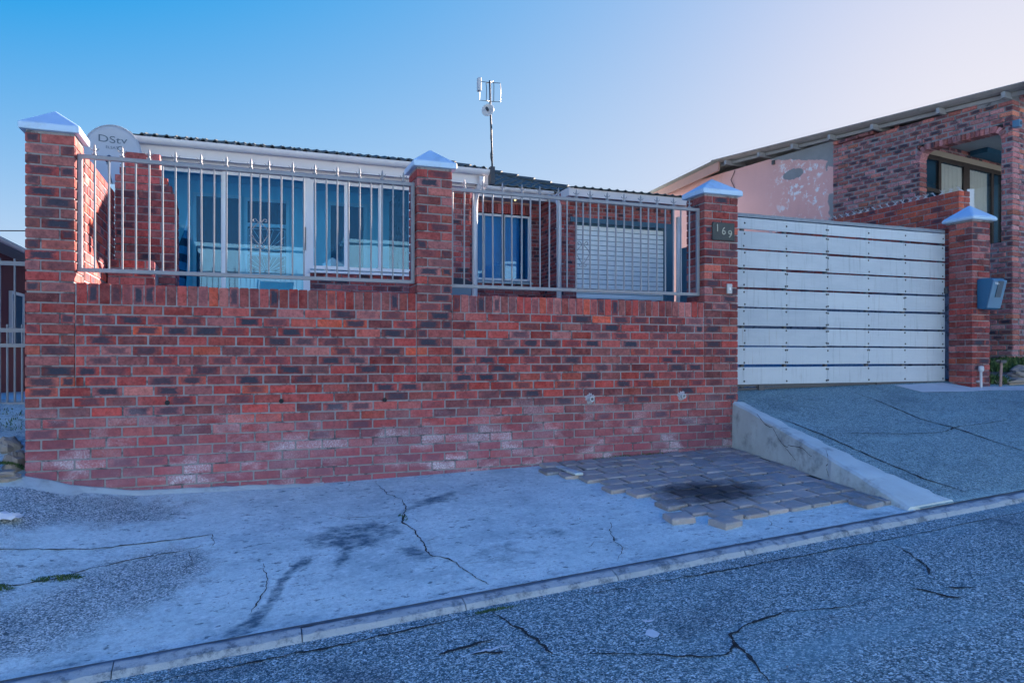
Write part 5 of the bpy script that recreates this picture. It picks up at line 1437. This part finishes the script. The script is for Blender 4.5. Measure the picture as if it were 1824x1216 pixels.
drape('curtain', 2.60, 3.30, 6, 3.4, 5.42, 'pleated cream curtain drawn back right of the veranda window post')
mb = MB(); mb.box(4.0, 4.12, 1.4, 2.0, 3.3, 5.3); np_('veranda_post', mb, PALE)
mb = MB(); mb.box(2.6, 4.4, 1.7, 2.04, 5.70, 5.795); np_('ceiling_beam', mb, DARKIN)
mb = MB(); mb.box(0.02, 0.22, 0.2, 1.54, 3.40, 3.452); np_('opening_sill', mb, BR['rough'][0])
# corrugated roof sheets with purlin ends and fascia
V = []; Fc = []
nq, npp = 2, 180
for j in range(nq + 1):
    q = -0.35 + (6.5 + 0.35) * j / nq
    for i in range(npp + 1):
        p = -0.27 + 9.8 * i / npp
        V.append((p, q, roofz(q) + 0.105 + 0.026 * math.sin(2 * PI * p / 0.146)))
for j in range(nq):
    for i in range(npp): k = j * (npp + 1) + i; Fc.append((k, k + 1, k + npp + 2, k + npp + 1))
mb = MB(); mb.add(V, Fc); rf = np_('roof', mb, ASB, smooth=False, fix=False); rf.modifiers.new('thick', 'SOLIDIFY').thickness = 0.010
V = []; Fc = []
for j in range(3):
    q = 6.35 + 3.4 * j / 2
    for i in range(npp + 1):
        p = -0.27 + 9.8 * i / npp; V.append((p, q, roofz(6.4) + 0.10 - 0.125 * (q - 6.35) + 0.026 * math.sin(2 * PI * p / 0.146)))
for j in range(2):
    for i in range(npp): k = j * (npp + 1) + i; Fc.append((k, k + 1, k + npp + 2, k + npp + 1))
mb = MB(); mb.add(V, Fc); rf2 = np_('roof', mb, ASB, fix=False); rf2.modifiers.new('thick', 'SOLIDIFY').thickness = 0.010
mb = MB(); mb.prism([(6.3, roofz(6.4) + 0.06), (9.7, roofz(6.4) - 0.365), (9.7, roofz(6.4) - 0.565), (6.3, roofz(6.4) - 0.15)], 'x', -0.22, -0.17); np_('barge_board', mb, PINKW)
mb = MB(); mb.prism([(-0.32, roofz(-0.32) + 0.065), (6.4, roofz(6.4) + 0.065), (6.4, roofz(6.4) - 0.0), (-0.32, roofz(-0.32) - 0.0)], 'x', -0.02, 0.03); np_('wall_plate', mb, RAFTER)
for q in (0.05, 1.115, 2.373, 3.303, 4.209, 5.108, 6.1):
    mb = MB(); mb.box(-0.21, 0.5, q - 0.03, q + 0.03, roofz(q) - 0.035, roofz(q) + 0.062); np_('purlin', mb, RAFTER)
mb = MB(); mb.box(-0.34, 9.5, -0.37, -0.335, roofz(0) - 0.10, roofz(0) + 0.07); np_('fascia', mb, PALE)
mb = MB(); mb.box(-0.035, 0.06, -0.11, 0.0, 5.30, 5.42); c = np_('cctv_camera', mb, BOXF, bevel=0.006)  # small CCTV camera housing at the front corner
mb = MB(); mb.tube((0.012, -0.112, 5.36), (0.012, -0.122, 5.36), 0.028, 12); part('lens', mb, CHAIRM, c)
mb = MB(); mb.path([(0.018, 6.0, 5.95), (0.012, 6.12, 5.75), (0.016, 6.02, 5.55), (0.012, 6.1, 5.35), (0.018, 6.02, 5.2)], 0.008, 5); np_('hanging_cable', mb, CABLE)
mb = MB(); mb.box(-0.02, 0.03, 4.84, 4.90, 5.83, 5.92); np_('vent_hole', mb, STEEL)

# ------------------------------------------------------------------ left neighbour behind its palisade gate
t = thing('neighbour_house', 'dark maroon house with tiled eaves behind the left palisade gate', 'house', (-7, 12, 0.9))
mb = MB(); mb.box(-10, -4.5, 7.5, 17, 0.5, 3.7); part('wall', mb, MAROON, t)
mb = MB(); mb.prism([(-4.1, 3.66), (-4.1, 3.72), (-7.25, 4.9), (-10.4, 3.72), (-10.4, 3.66), (-7.25, 4.82)], 'y', 7.1, 17.4); part('roof', mb, TILE, t)
mb = MB(); V = []
for i in range(9): V.append((-4.05 + 0.07 * math.cos(PI + PI * i / 8), 3.66 + 0.07 * math.sin(PI + PI * i / 8)))
mb.prism(V, 'y', 7.1, 17.4); part('gutter', mb, GUTTER, t)
mb = MB(); mb.box(-4.50, -4.11, 7.1, 17.4, 3.60, 3.64); part('soffit', mb, RAFTER, t)
w = None
mb = MB(); mb.box(-4.52, -4.44, 10.75, 10.81, 1.75, 2.9); mb.box(-4.52, -4.44, 11.6, 11.66, 1.75, 2.9); mb.box(-4.52, -4.445, 10.81, 11.6, 2.84, 2.899); mb.box(-4.52, -4.445, 10.81, 11.6, 1.75, 1.81); w = part('window', mb, WHITE, t)
mb = MB(); mb.box(-4.497, -4.47, 10.81, 11.6, 1.81, 2.84); part('pane', mb, DARKIN, w)
t = thing('palisade_gate', 'grey steel palisade gate left of the tall left pillar', 'gate', (-2.5, 1.5, 1.05))
for z, h in ((2.452, 0.02), (1.802, 0.02), (1.654, 0.018), (1.08, 0.02)):
    mb = MB(); mb.box(-3.6, -1.66, 1.485, 1.515, z - h, z + h); part('rail', mb, FENCE, t)
k = 0
x = -3.55
while x < -1.7:
    mb = MB(); top = 2.50 if k % 2 == 0 else 1.86
    mb.tube((x, 1.5, 1.07), (x, 1.5, top), 0.010, 8); part('bar', mb, FENCE, t); x += 0.0615; k += 1
t = thing('overhead_cable', 'thin overhead cable crossing the sky left of the tall left pillar', 'cable', (-12, 20, 4.5))
mb = MB(); mb.path([(-22, 24, 6.6), (-14, 23.3, 6.0), (-8, 22.6, 5.85), (-2, 22, 6.1), (2.5, 21.5, 6.6)], 0.02, 5); part('wire', mb, CABLE, t)
for px_ in (-22, 2.5):
    mb = MB(); mb.tube((px_, 24 if px_ < 0 else 21.5, -2), (px_, 24 if px_ < 0 else 21.5, 6.7), 0.09, 8, 0.07); part('pole', mb, WOOD, t)

# ------------------------------------------------------------------ houses opposite: one mirrored in the porch glass, others added to bounce sunlight
def opposite(x0, x1, h, mat, label, wins):
    t = thing('opposite_house', label, 'house', ((x0 + x1) / 2, -16, zroad((x0 + x1) / 2, -13) + 0.1), group='houses across the street')
    mb = MB(); mb.box(x0, x1, -22, -14.5, -3, h); part('wall', mb, mat, t)
    xm = (x0 + x1) / 2
    mb = MB(); mb.box(x0 - 0.15, x1 + 0.15, -22.2, -14.35, h + 0.001, h + 0.14); part('roof', mb, mat, t)
    for w0 in wins:
        mb = MB(); mb.box(w0, w0 + 1.4, -14.5, -14.46, h - 2.4, h - 1.2); w = part('window', mb, WHITE, t)
        mb = MB(); mb.box(w0 + 0.07, w0 + 1.33, -14.459, -14.45, h - 2.33, h - 1.27); part('pane', mb, DARKIN, w)
OPPC = simple('opposite_bounce_blue', (0.56, 0.74, 0.84), 0.85, 0.05, 2); OPPP = simple('opposite_bounce_pale', (0.58, 0.72, 0.82), 0.85, 0.05, 2)  # pale blues chosen for the bounce light of the added houses
opposite(-24.0, -15.2, 4.6, OPPC, 'added pale blue house across the street bouncing sunlight, furthest downhill', (-22, -18))
opposite(-14.0, -6.6, 5.2, OPPP, 'added pale blue house across the street bouncing sunlight, beside the mirrored one', (-12.4, -9.2))
opposite(-5.5, 2.6, 5.75, OPPW, 'pale blue plastered house across the street mirrored in the porch glass', (-3.8, 0.6))
opposite(4.0, 12.5, 6.2, OPPC, 'added pale blue house across the street bouncing sunlight, uphill of the mirrored one', (5.4, 9.4))
opposite(14.0, 22.5, 6.8, OPPP, 'added pale blue house across the street bouncing sunlight, furthest uphill', (15.6, 19.4))

# ------------------------------------------------------------------ rocks, moss, weeds, litter
def lump(cx, cy, cz, rx, ry, rz, seed, n=14, m=9, rough=0.35):
    V = []; Fc = []
    for j in range(m + 1):
        v = PI * j / m
        for i in range(n):
            u = 2 * PI * i / n; d = Vector((math.sin(v) * math.cos(u), math.sin(v) * math.sin(u), math.cos(v)))
            k = 1 + rough * noise.noise(d * 1.7 + Vector((seed, 0, 0))) + 0.3 * rough * noise.noise(d * 5 + Vector((0, seed, 0)))
            V.append((cx + d.x * rx * k, cy + d.y * ry * k, cz + d.z * rz * k))
    for j in range(m):
        for i in range(n): Fc.append((j * n + i, j * n + (i + 1) % n, (j + 1) * n + (i + 1) % n, (j + 1) * n + i))
    mb = MB(); mb.add(V, Fc); return mb
solo('rock', lump(-1.76, 0.22, 0.66, 0.09, 0.15, 0.10, 3, rough=0.5), ROCKM, 'pale jagged rock wedged against the left pillar foot', 'rock', 'rocks by the left pillar', (-1.72, 0.22, 0.6))
solo('rock', lump(-1.88, 0.55, 0.76, 0.10, 0.12, 0.09, 8, rough=0.5), ROCKM, 'smaller grey rock below the palisade gate', 'rock', 'rocks by the left pillar', (-1.85, 0.5, 0.7))
solo('rock', lump(-1.80, -0.05, 0.60, 0.16, 0.10, 0.05, 12, rough=0.5), ROCKM, 'flat broken stone in front of the left pillar', 'rock', 'rocks by the left pillar', (-1.80, -0.05, 0.6))

def tuft(name, label, cat, cx, cy, fn, rx, ry, count, h, mat, kind=None, seed=0, group=None):
    """clumped little blades and leaves"""
    r = random.Random(seed); V = []; Fc = []
    for i in range(count):
        a = r.uniform(0, 2 * PI); d = math.sqrt(r.random()); x, y = cx + rx * d * math.cos(a), cy + ry * d * math.sin(a)
        if noise.noise((x * 16, y * 16, seed)) < -0.25: continue
        z = fn(x, y); hh = h * r.uniform(0.4, 1.2) * (1.1 - 0.6 * d); b = r.uniform(0, 2 * PI); w = hh * r.uniform(0.15, 0.35) + 0.002
        lx, ly = math.cos(b), math.sin(b); lean = hh * r.uniform(0.1, 0.8)
        o = len(V)
        V += [(x - ly * w * .5, y + lx * w * .5, z), (x + ly * w * .5, y - lx * w * .5, z), (x + lx * lean * .6 + ly * w * .6, y + ly * lean * .6 - lx * w * .6, z + hh * .6), (x + lx * lean, y + ly * lean, z + hh)]
        Fc += [(o, o + 1, o + 2), (o, o + 2, o + 3)]
    mb = MB(); mb.add(V, Fc)
    me = mb.mesh(name, mat, (cx, cy, fn(cx, cy)), fix=False)
    ob = place(name, me, None, (cx, cy, fn(cx, cy))); ob['label'] = label; ob['category'] = cat
    if group: ob['group'] = group
    if kind: ob['kind'] = kind
G = 'weeds and moss'
tuft('moss_patch', 'green moss strip in the left pavement crack', 'moss', -1.06, -1.62, lambda x, y: zslab(x, y), 0.15, 0.05, 900, 0.014, MOSS, 'stuff', 1, G)
tuft('moss_patch', 'small moss clump at the left photo edge of the pavement', 'moss', -1.36, -1.70, zslab, 0.10, 0.05, 500, 0.014, MOSS, 'stuff', 2, G)
tuft('moss_patch', 'bright moss mound at the foot of the left pillar', 'moss', -1.78, 0.10, lambda x, y: 0.62 + 0.07 * max(0, 1 - ((x + 1.78) / 0.13) ** 2), 0.13, 0.10, 1400, 0.022, MOSS, 'stuff', 3, G)
tuft('moss_patch', 'small moss tuft in the middle pavement crack', 'moss', 1.18, -1.2, zslab, 0.035, 0.09, 200, 0.012, MOSS, 'stuff', 4, G)
tuft('moss_patch', 'moss along the kerb edge below the middle pavement crack', 'moss', 1.34, -2.93, zroad, 0.16, 0.02, 500, 0.012, MOSS, 'stuff', 5, G)
tuft('moss_patch', 'moss line on the joint where the driveway meets the kerb', 'moss', 5.46, -2.66, lambda x, y: zk(x), 0.10, 0.05, 500, 0.016, MOSS, 'stuff', 6, G)
tuft('weed_patch', 'low weeds along the foot of the brick neighbour wall', 'weeds', 11.6, 1.2, lambda x, y: zdrive(x, y), 1.2, 0.35, 4200, 0.16, LEAF, 'stuff', 7, G)
tuft('weed_patch', 'sparse weeds at the foot of the wall beside the pavers', 'weeds', 3.9, -0.03, lambda x, y: zslab(x, y) + 0.03, 0.6, 0.03, 260, 0.022, LEAF, 'stuff', 8, G)
tuft('weed_patch', 'grass tuft growing at the foot of the stake by the right gate pillar', 'weeds', 9.95, 0.32, zdrive, 0.28, 0.16, 700, 0.12, LEAF, 'stuff', 10, G)
tuft('weed_patch', 'weeds below the palisade gate', 'weeds', -2.1, 1.1, rise, 0.4, 0.25, 500, 0.04, LEAF, 'stuff', 9, G)
solo('rock', lump(10.35, 0.2, zdrive(10.35, 0.2) + 0.01, 0.55, 0.16, 0.06, 21, 20, 9, 0.6), ROCKM, 'broken concrete edge on the ground right of the right gate pillar', 'rubble', loc=(10.35, 0.2, 1.1))
for i, (rx_, ry_, rr_, lab) in enumerate(((10.75, 0.55, 0.13, 'pale rubble stone nearest the right gate pillar'), (11.15, 0.75, 0.17, 'larger rubble stone in front of the weeds by the brick neighbour'), (10.95, 0.25, 0.10, 'small rubble stone on the ground right of the stake'), (11.6, 0.6, 0.15, 'rubble stone at the right photo edge beside the weeds'))):
    solo('rock', lump(rx_, ry_, zdrive(rx_, ry_) + rr_ * 0.2, rr_, rr_ * 0.8, rr_ * 0.5, 30 + i, rough=0.6), ROCKM, lab, 'rubble', 'rubble by the right gate pillar', (rx_, ry_, zdrive(rx_, ry_)))
V = []; Fc = []
for i in range(9):
    for j in range(7):
        u, v = i / 8 - .5, j / 6 - .5; V.append((-1.56 + u * 0.20, -0.78 + v * 0.12, zslab(-1.56, -0.78) + 0.022 + 0.035 * (1 - 4 * u * u) * (1 - 4 * v * v) + 0.02 * noise.noise((u * 9, v * 9, 2))))
for i in range(8):
    for j in range(6): k = i * 7 + j; Fc.append((k, k + 7, k + 8, k + 1))
mb = MB(); mb.add(V, Fc); o = solo('plastic_bag', mb, BAG, 'crumpled pale plastic bag on the pavement at the left photo edge', 'litter', loc=(-1.56, -0.78, zslab(-1.56, -0.78)), smooth=False)
o.modifiers.new('thick', 'SOLIDIFY').thickness = 0.004
# low concrete footing that the pavement rides up to at the wall's left end
mb = MB(); V = []; Fc = []; N = 40
for i in range(N + 1):
    x = -1.9 + 2.6 * i / N; z = interp(ZW, x) + 0.018 * (1 if x < 0.3 else 0.4) + 0.008 * noise.noise((x * 8, 0, 0)); d = 0.07 + 0.05 * noise.noise((x * 3, 4, 0)) + (0.10 if x < -1.2 else 0)
    V += [(x, -0.001, z), (x, -0.03, z - 0.002), (x, -d - 0.03, zslab(x, -d - 0.03) - 0.004), (x, 0.0, z - 0.2)]
for i in range(N):
    for k in range(3): Fc.append((4 * i + k, 4 * i + k + 1, 4 * i + 5 + k, 4 * i + 4 + k))
mb.add(V, Fc); part('mortar_fillet', mb, CONC, fw, fix=False)
